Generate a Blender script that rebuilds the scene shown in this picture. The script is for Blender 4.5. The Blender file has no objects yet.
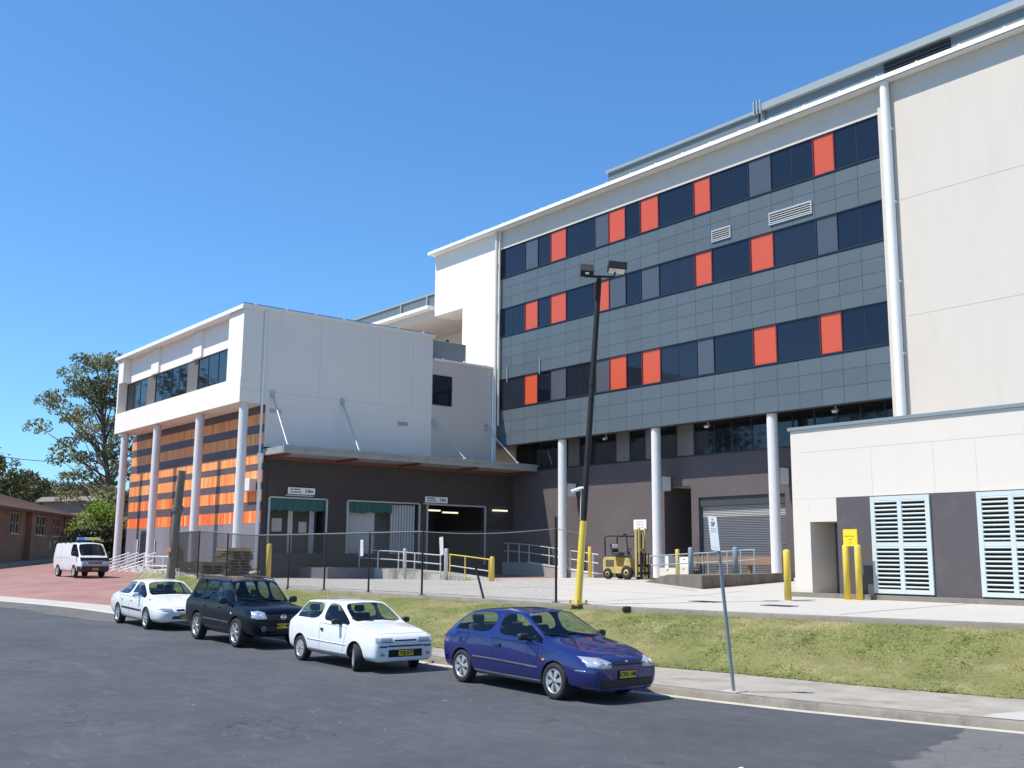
import bpy, bmesh, math, random
import numpy as np
from mathutils import Vector, Matrix, geometry
from mathutils.bvhtree import BVHTree
R = math.radians
random.seed(7)
sc = bpy.context.scene
COL = sc.collection

# ------------------------------------------------------------------ camera, sky, sun, exposure
CAM = Vector((0, 0, 2.45)); PITCH, ROLL, YAW, FPX = R(9.464), R(.481), R(51.365), 1043.1
cd = bpy.data.cameras.new('camera'); cam = bpy.data.objects.new('camera', cd); COL.objects.link(cam)
cd.sensor_width = 36; cd.lens = 36 * FPX / 1024; cd.clip_start = .1; cd.clip_end = 6000
fw = Vector((-math.sin(YAW) * math.cos(PITCH), math.cos(YAW) * math.cos(PITCH), math.sin(PITCH)))
rt = Vector((math.cos(YAW), math.sin(YAW), 0)); up = rt.cross(fw)
rt2 = rt * math.cos(ROLL) + up * math.sin(ROLL); up2 = up * math.cos(ROLL) - rt * math.sin(ROLL)
m = Matrix((rt2, up2, -fw)).transposed().to_4x4(); m.translation = CAM
cam.matrix_world = m
sc.camera = cam

SUN = Vector((.40, 1, -1.78)).normalized()
world = bpy.data.worlds.new('World'); sc.world = world; world.use_nodes = True
nt = world.node_tree; bg = nt.nodes['Background']
sky = nt.nodes.new('ShaderNodeTexSky'); sky.sky_type = 'NISHITA'; sky.sun_disc = False
sky.sun_elevation = math.asin(-SUN.z); sky.sun_rotation = math.atan2(-SUN.x, -SUN.y)
sky.altitude = 0; sky.air_density = 1.0; sky.dust_density = .45; sky.ozone_density = 2.2
tintn = nt.nodes.new('ShaderNodeMix'); tintn.data_type = 'RGBA'; tintn.blend_type = 'MULTIPLY'; tintn.inputs[0].default_value = 1; tintn.inputs[7].default_value = (.62, 1.03, 1.36, 1)
nt.links.new(sky.outputs[0], tintn.inputs[6]); nt.links.new(tintn.outputs[2], bg.inputs[0]); bg.inputs[1].default_value = .11
sl = bpy.data.lights.new('sun', 'SUN'); sun = bpy.data.objects.new('sun', sl); COL.objects.link(sun)
sl.energy = 4.6; sl.angle = R(.5); sl.color = (1, .935, .83)
sun.rotation_euler = SUN.to_track_quat('-Z', 'Y').to_euler(); sun.location = (-20, -40, 60)
sc.view_settings.view_transform = 'Standard'; sc.view_settings.look = 'None'
sc.view_settings.exposure = .42; sc.view_settings.gamma = 1
sc.render.engine = 'CYCLES'
sc.cycles.max_bounces = 8; sc.cycles.transparent_max_bounces = 24

# ------------------------------------------------------------------ materials
MAT = {}
def mat(name, col, rough=.7, metal=0, var=.0, vscale=3.0, bump=0, bscale=40, spec=None, dirt=None, dscale=.6, coat=0, attr=False, stretch=None, dth=(.5, .68)):
    """principled material with two scales of procedural variation, optional stain colour and bump"""
    if name in MAT: return MAT[name]
    M = bpy.data.materials.new(name); M.use_nodes = True; MAT[name] = M
    n = M.node_tree.nodes; l = M.node_tree.links; p = n['Principled BSDF']
    p.inputs['Base Color'].default_value = (*col, 1); p.inputs['Roughness'].default_value = rough; p.inputs['Metallic'].default_value = metal
    if spec is not None: p.inputs['Specular IOR Level'].default_value = spec
    if coat: p.inputs['Coat Weight'].default_value = coat; p.inputs['Coat Roughness'].default_value = .03
    out = None
    if attr:
        a = n.new('ShaderNodeVertexColor'); a.layer_name = 'tint'; out = a.outputs[0]
    if var or dirt or bump:
        g = n.new('ShaderNodeNewGeometry'); vec = g.outputs['Position']
        if stretch:
            mp = n.new('ShaderNodeMapping'); mp.inputs['Scale'].default_value = stretch; l.new(vec, mp.inputs[0]); vec = mp.outputs[0]
    if var:
        t = n.new('ShaderNodeTexNoise'); t.inputs['Scale'].default_value = vscale; t.inputs['Detail'].default_value = 8; t.inputs['Roughness'].default_value = .65; l.new(vec, t.inputs['Vector'])
        mr = n.new('ShaderNodeMapRange'); mr.inputs[1].default_value = .3; mr.inputs[2].default_value = .7; mr.inputs[3].default_value = 1 - var; mr.inputs[4].default_value = 1 + var; l.new(t.outputs[0], mr.inputs[0])
        mx = n.new('ShaderNodeMix'); mx.data_type = 'RGBA'; mx.blend_type = 'MULTIPLY'; mx.inputs[0].default_value = 1
        if out: l.new(out, mx.inputs[6])
        else: mx.inputs[6].default_value = (*col, 1)
        l.new(mr.outputs[0], mx.inputs[7]); out = mx.outputs[2]
    if dirt:
        t = n.new('ShaderNodeTexNoise'); t.inputs['Scale'].default_value = dscale; t.inputs['Detail'].default_value = 9; t.inputs['Roughness'].default_value = .7; l.new(vec, t.inputs['Vector'])
        mr = n.new('ShaderNodeMapRange'); mr.inputs[1].default_value = dth[0]; mr.inputs[2].default_value = dth[1]; l.new(t.outputs[0], mr.inputs[0])
        mx = n.new('ShaderNodeMix'); mx.data_type = 'RGBA'; l.new(mr.outputs[0], mx.inputs[0])
        if out: l.new(out, mx.inputs[6])
        else: mx.inputs[6].default_value = (*col, 1)
        mx.inputs[7].default_value = (*dirt, 1); out = mx.outputs[2]
    if out: l.new(out, p.inputs['Base Color'])
    if bump:
        t = n.new('ShaderNodeTexNoise'); t.inputs['Scale'].default_value = bscale; t.inputs['Detail'].default_value = 6; l.new(vec, t.inputs['Vector'])
        b = n.new('ShaderNodeBump'); b.inputs['Strength'].default_value = bump; b.inputs['Distance'].default_value = .02; l.new(t.outputs[0], b.inputs['Height']); l.new(b.outputs[0], p.inputs['Normal'])
    return M

def glassmat(name, tint, rough=.02, ior=1.5):
    M = bpy.data.materials.new(name); M.use_nodes = True; MAT[name] = M
    n = M.node_tree.nodes; l = M.node_tree.links
    for x in list(n):
        if x.type != 'OUTPUT_MATERIAL': n.remove(x)
    o = [x for x in n if x.type == 'OUTPUT_MATERIAL'][0]
    t = n.new('ShaderNodeBsdfTransparent'); t.inputs[0].default_value = (*tint, 1)
    g = n.new('ShaderNodeBsdfGlossy'); g.inputs['Roughness'].default_value = rough
    lw = n.new('ShaderNodeLayerWeight'); pw = n.new('ShaderNodeMath'); pw.operation = 'POWER'; pw.inputs[1].default_value = 5; l.new(lw.outputs['Facing'], pw.inputs[0])
    f = n.new('ShaderNodeMapRange'); f.inputs[3].default_value = .045; f.inputs[4].default_value = 1; l.new(pw.outputs[0], f.inputs[0])
    mx = n.new('ShaderNodeMixShader'); l.new(f.outputs[0], mx.inputs[0]); l.new(t.outputs[0], mx.inputs[1]); l.new(g.outputs[0], mx.inputs[2]); l.new(mx.outputs[0], o.inputs[0])
    return M

# walls and cladding
white = mat('white render paint', (.605, .545, .475), .8, var=.022, vscale=1.0, dirt=(.575, .515, .445), dscale=.45, stretch=(1, 1, .22), bump=.15, bscale=30)
whiteS = mat('pale cream building paint', (.655, .60, .53), .8, var=.02, vscale=1.2, dirt=(.66, .60, .53), dscale=.45, stretch=(1, 1, .25), bump=.1, bscale=30)
whiteL = mat('white wall paint', (.81, .75, .685), .75, var=.02, vscale=1.2, dirt=(.775, .715, .645), dscale=.5, stretch=(1, 1, .22), bump=.1, bscale=30)
colwhite = mat('white column paint', (.66, .65, .645), .75, var=.02, vscale=2)
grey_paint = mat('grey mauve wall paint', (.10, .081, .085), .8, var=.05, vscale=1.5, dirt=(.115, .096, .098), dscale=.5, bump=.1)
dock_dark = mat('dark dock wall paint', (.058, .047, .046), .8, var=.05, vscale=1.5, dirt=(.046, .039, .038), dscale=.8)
panel_grey = mat('dark grey wall panel', (.086, .074, .079), .75, var=.03, vscale=2, dirt=(.104, .092, .096), dscale=1.0)
clad = mat('slate blue cladding', (.15, .185, .21), .5, attr=True, var=.025, vscale=.8)
cladjoint = mat('cladding joint', (.07, .085, .10), .8)
navy = mat('navy tinted glass', (.008, .011, .022), .03, spec=.5)
navyB = mat('navy tinted glass, blind behind', (.014, .017, .03), .04, spec=.5); navyC = mat('navy tinted glass, deep', (.005, .007, .015), .025, spec=.5)  # slightly paler and deeper pane tones, picked at random; no blind is built
navy2 = mat('clear dark glass', (.012, .014, .018), .03, spec=.6)
red = mat('vermilion glass panel', (.56, .085, .034), .25, var=.02)
greyglass = mat('grey glass panel', (.075, .083, .10), .15)
navyframe = mat('navy frame', (.015, .018, .03), .4)
redframe = mat('maroon frame edge', (.10, .012, .015), .4)
trimwhite = mat('white fascia metal', (.82, .81, .78), .45, var=.03)
zinc = mat('grey blue roof metal', (.125, .155, .17), .5, metal=.1, var=.06, vscale=2)
awning_m = mat('weathered awning fascia', (.30, .32, .315), .5, var=.08, vscale=4, dirt=(.22, .23, .22), dscale=2)
galv = mat('galvanised steel', (.50, .52, .54), .45, metal=.55, var=.12, vscale=12)
steelgrey = mat('grey painted steel', (.25, .31, .35), .5, metal=.2, var=.08, vscale=6)
yellow = mat('yellow safety paint', (.74, .54, .075), .5, var=.06, vscale=6, dirt=(.50, .36, .10), dscale=5, dth=(.58, .8))
black_m = mat('black painted metal', (.010, .010, .011), .75, var=.1)
rubber = mat('tyre rubber', (.02, .02, .021), .85, var=.15, vscale=20)
darkplastic = mat('dark plastic', (.022, .022, .024), .55)
soffitm = mat('soffit sheet', (.30, .27, .27), .8, var=.05)
dark_in = mat('dark interior', (.03, .028, .03), .9)
roller_m = mat('roller shutter steel', (.125, .135, .15), .5, var=.06, vscale=3)
timber = mat('weathered timber', (.26, .19, .13), .85, var=.25, vscale=6, stretch=(1, 1, 6))
newwood = mat('pale pallet timber', (.42, .31, .18), .85, var=.22, vscale=7)
oldwood = mat('brown pallet timber', (.19, .125, .075), .85, var=.25, vscale=7)
polewood = mat('grey brown pole timber', (.17, .145, .12), .9, var=.3, vscale=5, stretch=(3, 3, .25), bump=.5)
teal = mat('teal strip blind', (.02, .10, .095), .6, var=.1)
signwhite = mat('white sign face', (.82, .82, .80), .5)
signblack = mat('black lettering', (.015, .015, .015), .6)
brick_m = None
louvrepaint = mat('pale blue louvre paint', (.54, .60, .59), .5, var=.02)
steel_bright = mat('bright steel', (.65, .66, .67), .3, metal=.8)

def brickmat(name, c1, c2, mortar, scale, bw=.5, bh=.25, msize=.015, horiz=False):
    M = bpy.data.materials.new(name); M.use_nodes = True; MAT[name] = M
    n = M.node_tree.nodes; l = M.node_tree.links; p = n['Principled BSDF']; p.inputs['Roughness'].default_value = .85
    g = n.new('ShaderNodeNewGeometry'); vec = g.outputs['Position']
    sx = n.new('ShaderNodeSeparateXYZ'); l.new(vec, sx.inputs[0])
    cb = n.new('ShaderNodeCombineXYZ')
    if horiz: l.new(sx.outputs[0], cb.inputs[0]); l.new(sx.outputs[1], cb.inputs[1])
    else:
        ad = n.new('ShaderNodeMath'); ad.operation = 'ADD'; l.new(sx.outputs[0], ad.inputs[0]); l.new(sx.outputs[1], ad.inputs[1]); l.new(ad.outputs[0], cb.inputs[0]); l.new(sx.outputs[2], cb.inputs[1])
    b = n.new('ShaderNodeTexBrick'); b.inputs['Scale'].default_value = scale; b.inputs['Color1'].default_value = (*c1, 1); b.inputs['Color2'].default_value = (*c2, 1); b.inputs['Mortar'].default_value = (*mortar, 1)
    b.inputs['Mortar Size'].default_value = msize; b.inputs['Brick Width'].default_value = bw; b.inputs['Row Height'].default_value = bh; l.new(cb.outputs[0], b.inputs['Vector'])
    t = n.new('ShaderNodeTexNoise'); t.inputs['Scale'].default_value = .5; t.inputs['Detail'].default_value = 8; l.new(vec, t.inputs['Vector'])
    mr = n.new('ShaderNodeMapRange'); mr.inputs[1].default_value = .3; mr.inputs[2].default_value = .7; mr.inputs[3].default_value = .8; mr.inputs[4].default_value = 1.15; l.new(t.outputs[0], mr.inputs[0])
    mx = n.new('ShaderNodeMix'); mx.data_type = 'RGBA'; mx.blend_type = 'MULTIPLY'; mx.inputs[0].default_value = 1; l.new(b.outputs[0], mx.inputs[6]); l.new(mr.outputs[0], mx.inputs[7]); l.new(mx.outputs[2], p.inputs['Base Color'])
    return M

# ------------------------------------------------------------------ mesh helpers
class MB:
    """collects shapes; build() links them as ONE mesh object"""
    def __init__(s): s.v = []; s.f = []; s.mi = []; s.tint = []; s.sm = []
    def add(s, vs, fs, mi=0, tint=None, smooth=False):
        o = len(s.v); s.v += [tuple(v) for v in vs]
        for f in fs: s.f.append([o + i for i in f]); s.mi.append(mi); s.tint.append(tint); s.sm.append(smooth)
        return s
    def box(s, x0, x1, y0, y1, z0, z1, mi=0, tint=None):
        x0, x1 = sorted((x0, x1)); y0, y1 = sorted((y0, y1)); z0, z1 = sorted((z0, z1))
        return s.add([(x0, y0, z0), (x1, y0, z0), (x1, y1, z0), (x0, y1, z0), (x0, y0, z1), (x1, y0, z1), (x1, y1, z1), (x0, y1, z1)],
                     [(0, 3, 2, 1), (4, 5, 6, 7), (0, 1, 5, 4), (1, 2, 6, 5), (2, 3, 7, 6), (3, 0, 4, 7)], mi, tint)
    def obox(s, c, size, rot=None, mi=0, tint=None):
        M = (rot or Matrix.Identity(3)); c = Vector(c); hx, hy, hz = (k / 2 for k in size)
        vs = [c + M @ Vector(q) for q in ((-hx, -hy, -hz), (hx, -hy, -hz), (hx, hy, -hz), (-hx, hy, -hz), (-hx, -hy, hz), (hx, -hy, hz), (hx, hy, hz), (-hx, hy, hz))]
        return s.add(vs, [(0, 3, 2, 1), (4, 5, 6, 7), (0, 1, 5, 4), (1, 2, 6, 5), (2, 3, 7, 6), (3, 0, 4, 7)], mi, tint)
    def rod(s, p0, p1, r0, r1=None, n=10, mi=0, cap=True, smooth=True):
        p0, p1 = Vector(p0), Vector(p1); r1 = r0 if r1 is None else r1
        d = (p1 - p0).normalized(); a = d.orthogonal().normalized(); b = d.cross(a)
        vs = []
        for p, r in ((p0, r0), (p1, r1)):
            for i in range(n):
                t = 2 * math.pi * i / n; vs.append(p + (a * math.cos(t) + b * math.sin(t)) * r)
        s.add(vs, [(i, (i + 1) % n, n + (i + 1) % n, n + i) for i in range(n)], mi, None, smooth)
        if cap: s.add(vs[:n][::-1], [tuple(range(n))], mi); s.add(vs[n:], [tuple(range(n))], mi)
        return s
    def tube(s, pts, r, n=8, mi=0):
        pts = [Vector(p) for p in pts]; rs = r if isinstance(r, (list, tuple)) else [r] * len(pts); rings = []
        a = None
        for i, p in enumerate(pts):
            d = (pts[min(i + 1, len(pts) - 1)] - pts[max(i - 1, 0)]).normalized()
            a = d.orthogonal().normalized() if a is None else (a - d * a.dot(d)).normalized()
            b = d.cross(a); rings.append([p + (a * math.cos(2 * math.pi * k / n) + b * math.sin(2 * math.pi * k / n)) * rs[i] for k in range(n)])
        vs = [v for q in rings for v in q]; fs = []
        for i in range(len(pts) - 1):
            for k in range(n): fs.append((i * n + k, i * n + (k + 1) % n, (i + 1) * n + (k + 1) % n, (i + 1) * n + k))
        s.add(vs, fs, mi, None, True)
        s.add(rings[0][::-1], [tuple(range(n))], mi); s.add(rings[-1], [tuple(range(n))], mi)
        return s
    def prism(s, poly, axis, a, b, mi=0):
        """poly of 2D points extruded along axis (0,1,2) from a to b"""
        def P(p, t):
            q = list(p); q.insert(axis, t); return tuple(q)
        n = len(poly); vs = [P(p, a) for p in poly] + [P(p, b) for p in poly]
        s.add(vs, [tuple(range(n)), tuple(range(2 * n - 1, n - 1, -1))] + [(i, n + i, n + (i + 1) % n, (i + 1) % n) for i in range(n)], mi)
        return s
    def lathe(s, prof, n=24, axis=2, c=(0, 0, 0), mi=0, smooth=True):
        vs = []; k = len(prof)
        for i in range(n):
            t = 2 * math.pi * i / n
            for r, h in prof:
                q = [r * math.cos(t), r * math.sin(t)]; q.insert(axis, h); vs.append((q[0] + c[0], q[1] + c[1], q[2] + c[2]))
        fs = []
        for i in range(n):
            for j in range(k - 1): fs.append((i * k + j, ((i + 1) % n) * k + j, ((i + 1) % n) * k + j + 1, i * k + j + 1))
        return s.add(vs, fs, mi, None, smooth)
    def build(s, name, mats, parent=None, bevel=0, seg=2, fix=True):
        off = Vector(parent['_o']) if parent and '_o' in parent else Vector((0, 0, 0))
        me = bpy.data.meshes.new(name); me.from_pydata([tuple(Vector(v) - off) for v in s.v], [], s.f)
        for q in (mats if isinstance(mats, (list, tuple)) else [mats]): me.materials.append(q)
        me.polygons.foreach_set('material_index', s.mi); me.polygons.foreach_set('use_smooth', s.sm)
        if any(t is not None for t in s.tint):
            at = me.attributes.new('tint', 'FLOAT_COLOR', 'CORNER'); k = 0; buf = []
            for f, t in zip(s.f, s.tint): buf += [*(t or (1, 1, 1)), 1] * len(f)
            at.data.foreach_set('color', buf)
        if fix:
            bm = bmesh.new(); bm.from_mesh(me); bmesh.ops.recalc_face_normals(bm, faces=bm.faces); bm.to_mesh(me); bm.free()
        o = bpy.data.objects.new(name, me); COL.objects.link(o)
        if parent: o.parent = parent
        if bevel:
            b = o.modifiers.new('bevel', 'BEVEL'); b.width = bevel; b.segments = seg; b.limit_method = 'ANGLE'; b.angle_limit = R(40)
        return o

def thing(name, label, cat, loc=(0, 0, 0), group=None):
    o = bpy.data.objects.new(name, None); COL.objects.link(o); o.location = loc; o.empty_display_size = .3
    o['label'] = label; o['category'] = cat
    if group: o['group'] = group
    o['_o'] = tuple(loc)
    return o
def tag(o, label, cat, group=None, kind=None):
    o['label'] = label; o['category'] = cat
    if group: o['group'] = group
    if kind: o['kind'] = kind
    return o
def struct(o): o['kind'] = 'structure'; return o
def sub(o):
    """lets a part parent sub-parts built in the same coordinates as its thing"""
    o['_o'] = o.parent['_o']; return o
def dup(root, loc, rotz, label):
    r = root.copy(); COL.objects.link(r); r.location = loc; r.rotation_euler = (0, 0, rotz); r['label'] = label
    for ch in list(root.children):
        c = ch.copy(); COL.objects.link(c); c.parent = r
        for g in list(ch.children): d = g.copy(); COL.objects.link(d); d.parent = c
    return r
def text_mesh(txt, size, ext=.002, align='CENTER', weight=0):
    cu = bpy.data.curves.new('t', 'FONT'); cu.body = txt; cu.size = size; cu.extrude = ext; cu.align_x = align; cu.align_y = 'CENTER'; cu.offset = weight; cu.resolution_u = 2
    o = bpy.data.objects.new('t', cu); COL.objects.link(o); dg = bpy.context.evaluated_depsgraph_get(); dg.update()
    me = bpy.data.meshes.new_from_object(o.evaluated_get(dg)); vs = [v.co.copy() for v in me.vertices]; fs = [tuple(p.vertices) for p in me.polygons]
    bpy.data.objects.remove(o); bpy.data.curves.remove(cu); bpy.data.meshes.remove(me)
    return vs, fs
def add_text(mb, txt, size, org, ux, uz, mi=0, weight=0, align='CENTER'):
    ux, uz, org = Vector(ux).normalized(), Vector(uz).normalized(), Vector(org); nn = ux.cross(uz)
    vs, fs = text_mesh(txt, size, align=align, weight=weight)
    mb.add([org + ux * v.x + uz * v.y + nn * v.z for v in vs], fs, mi)

# ------------------------------------------------------------------ ground
def interp(x, xs, ys): return float(np.interp(x, xs, ys))
def zroad(x): return interp(x, [-140, -11, 60], [1.548, 0, 0])
GX = [-140, -90, -70, -58, -51, -47, -44, -40, -37, -33, -28, -22, -18, -15, -12.4, -10, -7.6, 0, 30, 90]
GY = [-30, -4, 5, 8.9, 10.9, 11.9, 12.6, 12.95, 13.05, 13.15, 13.2, 13.35, 13.6, 13.95, 14.4, 15.0, 15.6, 17.6, 25.5, 41.5]
def smooth_table(xs, ys, k=1.2, step=.5):
    X = np.arange(xs[0], xs[-1] + step, step); Y = np.interp(X, xs, ys); kk = np.exp(-.5 * (np.arange(-8, 9) * step / k) ** 2); kk /= kk.sum()
    Yp = np.convolve(np.pad(Y, 8, mode='edge'), kk, 'valid'); return X, Yp
GXs, GYs = smooth_table(GX, GY, 1.2)
def gut(x): return interp(x, GXs, GYs)
K3X = [-60, -56, -52, -48, -44, -40, -36, -30, -25, -21, -18, -15.6, -12.9, -10.9, -8.9, 0, 30, 90]
K3Y = [20.9, 20.2, 18.9, 17.2, 15.9, 15.0, 14.5, 14.5, 14.6, 15.0, 15.8, 16.8, 17.45, 17.85, 18.4, 20.5, 28.5, 44.5]
K4X = [-60, -56, -52, -47, -44, -42, -36, -31, -25, -20.6, -18.3, -15.4, -12.2, -10, 0, 30, 90]
K4Y = [21.2, 20.6, 19.8, 18.9, 18.85, 18.9, 18.8, 18.7, 18.9, 18.95, 19.1, 19.6, 20.3, 21.0, 24.0, 33, 50]
K3s = smooth_table(K3X, K3Y, 1.0); K4s = smooth_table(K4X, K4Y, 1.0)
def k3(x): return interp(x, *K3s)
def k4(x): return interp(x, *K4s)
def zfore(x, y): return 1.25 + interp(x, [-50, -32], [0, .015]) * max(0, y - 19.5)
def zleft(x, y):
    v = y - gut(x); return zroad(x) + interp(v, [0, 1.5, 9, 20, 30, 80, 400], [0, .06, .52, .68, .82, 1.6, 9])
def zpath(x): return zroad(x) + .13

def strip(name, xs, rows, mats, mi=None, smooth=True):
    """rows: list of functions x -> (y, z); builds a sheet between them"""
    vs = []; fs = []; n = len(rows)
    for x in xs:
        for r in rows: y, z = r(x); vs.append((x, y, z))
    for i in range(len(xs) - 1):
        for j in range(n - 1): fs.append((i * n + j, (i + 1) * n + j, (i + 1) * n + j + 1, i * n + j + 1))
    mb = MB(); mb.add(vs, fs, 0, None, smooth)
    if mi: mb.mi = [mi[k % (n - 1)] for k in range(len(fs))]
    o = mb.build(name, mats, fix=False); return struct(o)

def asphalt_mat():
    M = bpy.data.materials.new('asphalt'); M.use_nodes = True
    n = M.node_tree.nodes; l = M.node_tree.links; p = n['Principled BSDF']; p.inputs['Roughness'].default_value = .82
    g = n.new('ShaderNodeNewGeometry'); P = g.outputs['Position']
    def noise(s, d=8, r=.6, v=P):
        t = n.new('ShaderNodeTexNoise'); t.inputs['Scale'].default_value = s; t.inputs['Detail'].default_value = d; t.inputs['Roughness'].default_value = r; l.new(v, t.inputs['Vector']); return t.outputs[0]
    def rng(x, a, b, c, d):
        q = n.new('ShaderNodeMapRange'); l.new(x, q.inputs[0])
        for i, k in enumerate((a, b, c, d)): q.inputs[i + 1].default_value = k
        return q.outputs[0]
    def mixc(f, a, b, mode='MIX'):
        q = n.new('ShaderNodeMix'); q.data_type = 'RGBA'; q.blend_type = mode
        for s_, v in ((0, f), (6, a), (7, b)):
            if isinstance(v, (tuple, float, int)): q.inputs[s_].default_value = v
            else: l.new(v, q.inputs[s_])
        return q.outputs[2]
    def math_(op, a, b):
        q = n.new('ShaderNodeMath'); q.operation = op
        for i, v in enumerate((a, b)):
            if isinstance(v, (float, int)): q.inputs[i].default_value = v
            else: l.new(v, q.inputs[i])
        return q.outputs[0]
    sx = n.new('ShaderNodeSeparateXYZ'); l.new(P, sx.inputs[0])
    base = mixc(rng(noise(.35), .35, .68, 0, 1), (.050, .056, .065, 1), (.073, .078, .086, 1))
    # long worn streaks along the road
    mp = n.new('ShaderNodeMapping'); mp.inputs['Scale'].default_value = (.28, 1.5, 1); mp.inputs['Rotation'].default_value = (0, 0, R(-6)); l.new(P, mp.inputs[0])
    base = mixc(rng(noise(1.3, 9, .7, mp.outputs[0]), .57, .72, 0, .5), base, (.125, .126, .128, 1))
    # old pale asphalt beyond a ragged edge on the right
    e = math_('ADD', math_('ADD', math_('MULTIPLY', sx.outputs[0], 1.0), math_('MULTIPLY', sx.outputs[1], .27)), math_('MULTIPLY', math_('SUBTRACT', noise(1.3, 7), .5), .9))
    old = rng(e, -4.22, -4.14, 0, 1)
    base = mixc(old, base, (.125, .124, .126, 1))
    # pale gutter apron dust near the driveway
    vor = n.new('ShaderNodeTexVoronoi'); vor.feature = 'DISTANCE_TO_EDGE'; vor.inputs['Scale'].default_value = .30
    wv = n.new('ShaderNodeMix'); wv.data_type = 'VECTOR'; wv.inputs[0].default_value = .25; l.new(P, wv.inputs[4])
    tn = n.new('ShaderNodeTexNoise'); tn.inputs['Scale'].default_value = .8; tn.inputs['Detail'].default_value = 8; l.new(P, tn.inputs['Vector']); 
    vm = n.new('ShaderNodeVectorMath'); vm.operation = 'SCALE'; vm.inputs[3].default_value = 5; l.new(tn.outputs[1], vm.inputs[0]); l.new(vm.outputs[0], wv.inputs[5])
    va = n.new('ShaderNodeVectorMath'); va.operation = 'ADD'; l.new(P, va.inputs[0]); l.new(vm.outputs[0], va.inputs[1]); l.new(va.outputs[0], vor.inputs['Vector'])
    crack = math_('MULTIPLY', rng(vor.outputs['Distance'], .003, .012, .8, 0), rng(noise(.30, 2), .46, .58, 0, 1))
    base = mixc(crack, base, (.022, .022, .022, 1))
    sp = rng(noise(45, 4, .85), .25, .75, .55, 1.45)
    base = mixc(1.0, base, sp, 'MULTIPLY')
    big = rng(noise(2.6, 9, .75), .3, .7, .80, 1.20); base = mixc(1.0, base, big, 'MULTIPLY')
    chips = rng(noise(9, 2, .4), .74, .77, 0, .7); base = mixc(chips, base, (.28, .27, .25, 1))
    l.new(base, p.inputs['Base Color'])
    b = n.new('ShaderNodeBump'); b.inputs['Strength'].default_value = .45; b.inputs['Distance'].default_value = .01; l.new(noise(70, 4, .7), b.inputs['Height']); l.new(b.outputs[0], p.inputs['Normal'])
    return M
asphalt = asphalt_mat()
concrete = mat('forecourt concrete', (.46, .435, .395), .85, var=.05, vscale=.9, dirt=(.40, .375, .335), dscale=.45, bump=.2, bscale=25, dth=(.52, .75))
pathcon = mat('footpath concrete', (.33, .30, .26), .9, var=.13, vscale=1.6, dirt=(.22, .20, .175), dscale=.9, bump=.3, bscale=35)
kerbcon = mat('kerb concrete', (.22, .197, .165), .9, var=.16, vscale=2.2, dirt=(.13, .12, .10), dscale=1.6, bump=.3, bscale=30)
gutcon = mat('gutter concrete', (.47, .43, .36), .9, var=.10, vscale=2, dirt=(.36, .33, .28), dscale=2.5)
newcon = mat('pale new concrete', (.43, .41, .375), .85, var=.06, vscale=2)
dirtycon = mat('stained ramp concrete', (.46, .44, .40), .9, var=.14, vscale=1.2, dirt=(.17, .155, .14), dscale=.9, stretch=(1, 1, .35), dth=(.45, .62))
browncon = mat('brown stained concrete', (.15, .13, .105), .9, var=.2, vscale=1.5, dirt=(.075, .065, .055), dscale=1.2, stretch=(1, 1, .5))
paver = brickmat('red brick paving', (.33, .155, .135), (.27, .135, .12), (.28, .20, .175), 1.0, .24, .12, .012, True)
earth = mat('dry earth', (.20, .165, .10), .95, var=.3, vscale=.3, dirt=(.10, .12, .045), dscale=.1)
turf = mat('mown turf', (.16, .165, .056), .95, var=.2, vscale=1.1, dirt=(.31, .26, .14), dscale=.85, bump=.6, bscale=14, dth=(.50, .70))

def frange(a, b, s):
    n = int(round((b - a) / s)); return [a + (b - a) * i / n for i in range(n + 1)]
xsA = frange(-140, -60, 4) + frange(-59, 20, .5) + frange(24, 90, 4)
xsK = frange(-37, 20, .35) + frange(22, 90, 4)
strip('road', xsA, [lambda x, q=q: (gut(x) - 60 + 60 * q if True else 0, zroad(x)) for q in (0, .4, .7, .85, .93, .98, 1)], asphalt)
oldasph = mat('pale worn asphalt', (.125, .12, .115), .9, var=.15, vscale=3, dirt=(.09, .088, .085), dscale=.8, bump=.4, bscale=50)
strip('road_apron', frange(-140, -60, 4) + frange(-59, -31, .5), [lambda x: (gut(x) - .11 - 1.9 * min(1, (-31 - x) / 6 + .02) + .12 * math.sin(x * 1.3), zroad(x) + .004), lambda x: (gut(x) - .06, zroad(x) + .006)], oldasph)
strip('gutter', xsK, [lambda x: (gut(x), zroad(x) + .002), lambda x: (gut(x) + .02, zroad(x) + .008), lambda x: (gut(x) + .22, zroad(x) + .004)], gutcon)
strip('kerb', xsK, [lambda x: (gut(x) + .22, zroad(x) - .02), lambda x: (gut(x) + .245, zroad(x) + .10), lambda x: (gut(x) + .275, zroad(x) + .128), lambda x: (gut(x) + .42, zroad(x) + .134), lambda x: (gut(x) + .42, zroad(x) + .1)], kerbcon)
strip('footpath', xsK, [lambda x: (gut(x) + .42, zroad(x) + .128), lambda x: (gut(x) * .5 + k3(x) * .5 + .2, zroad(x) + .136), lambda x: (max(k3(x), gut(x) + .5) + .1, zroad(x) + .142)], pathcon)
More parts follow.
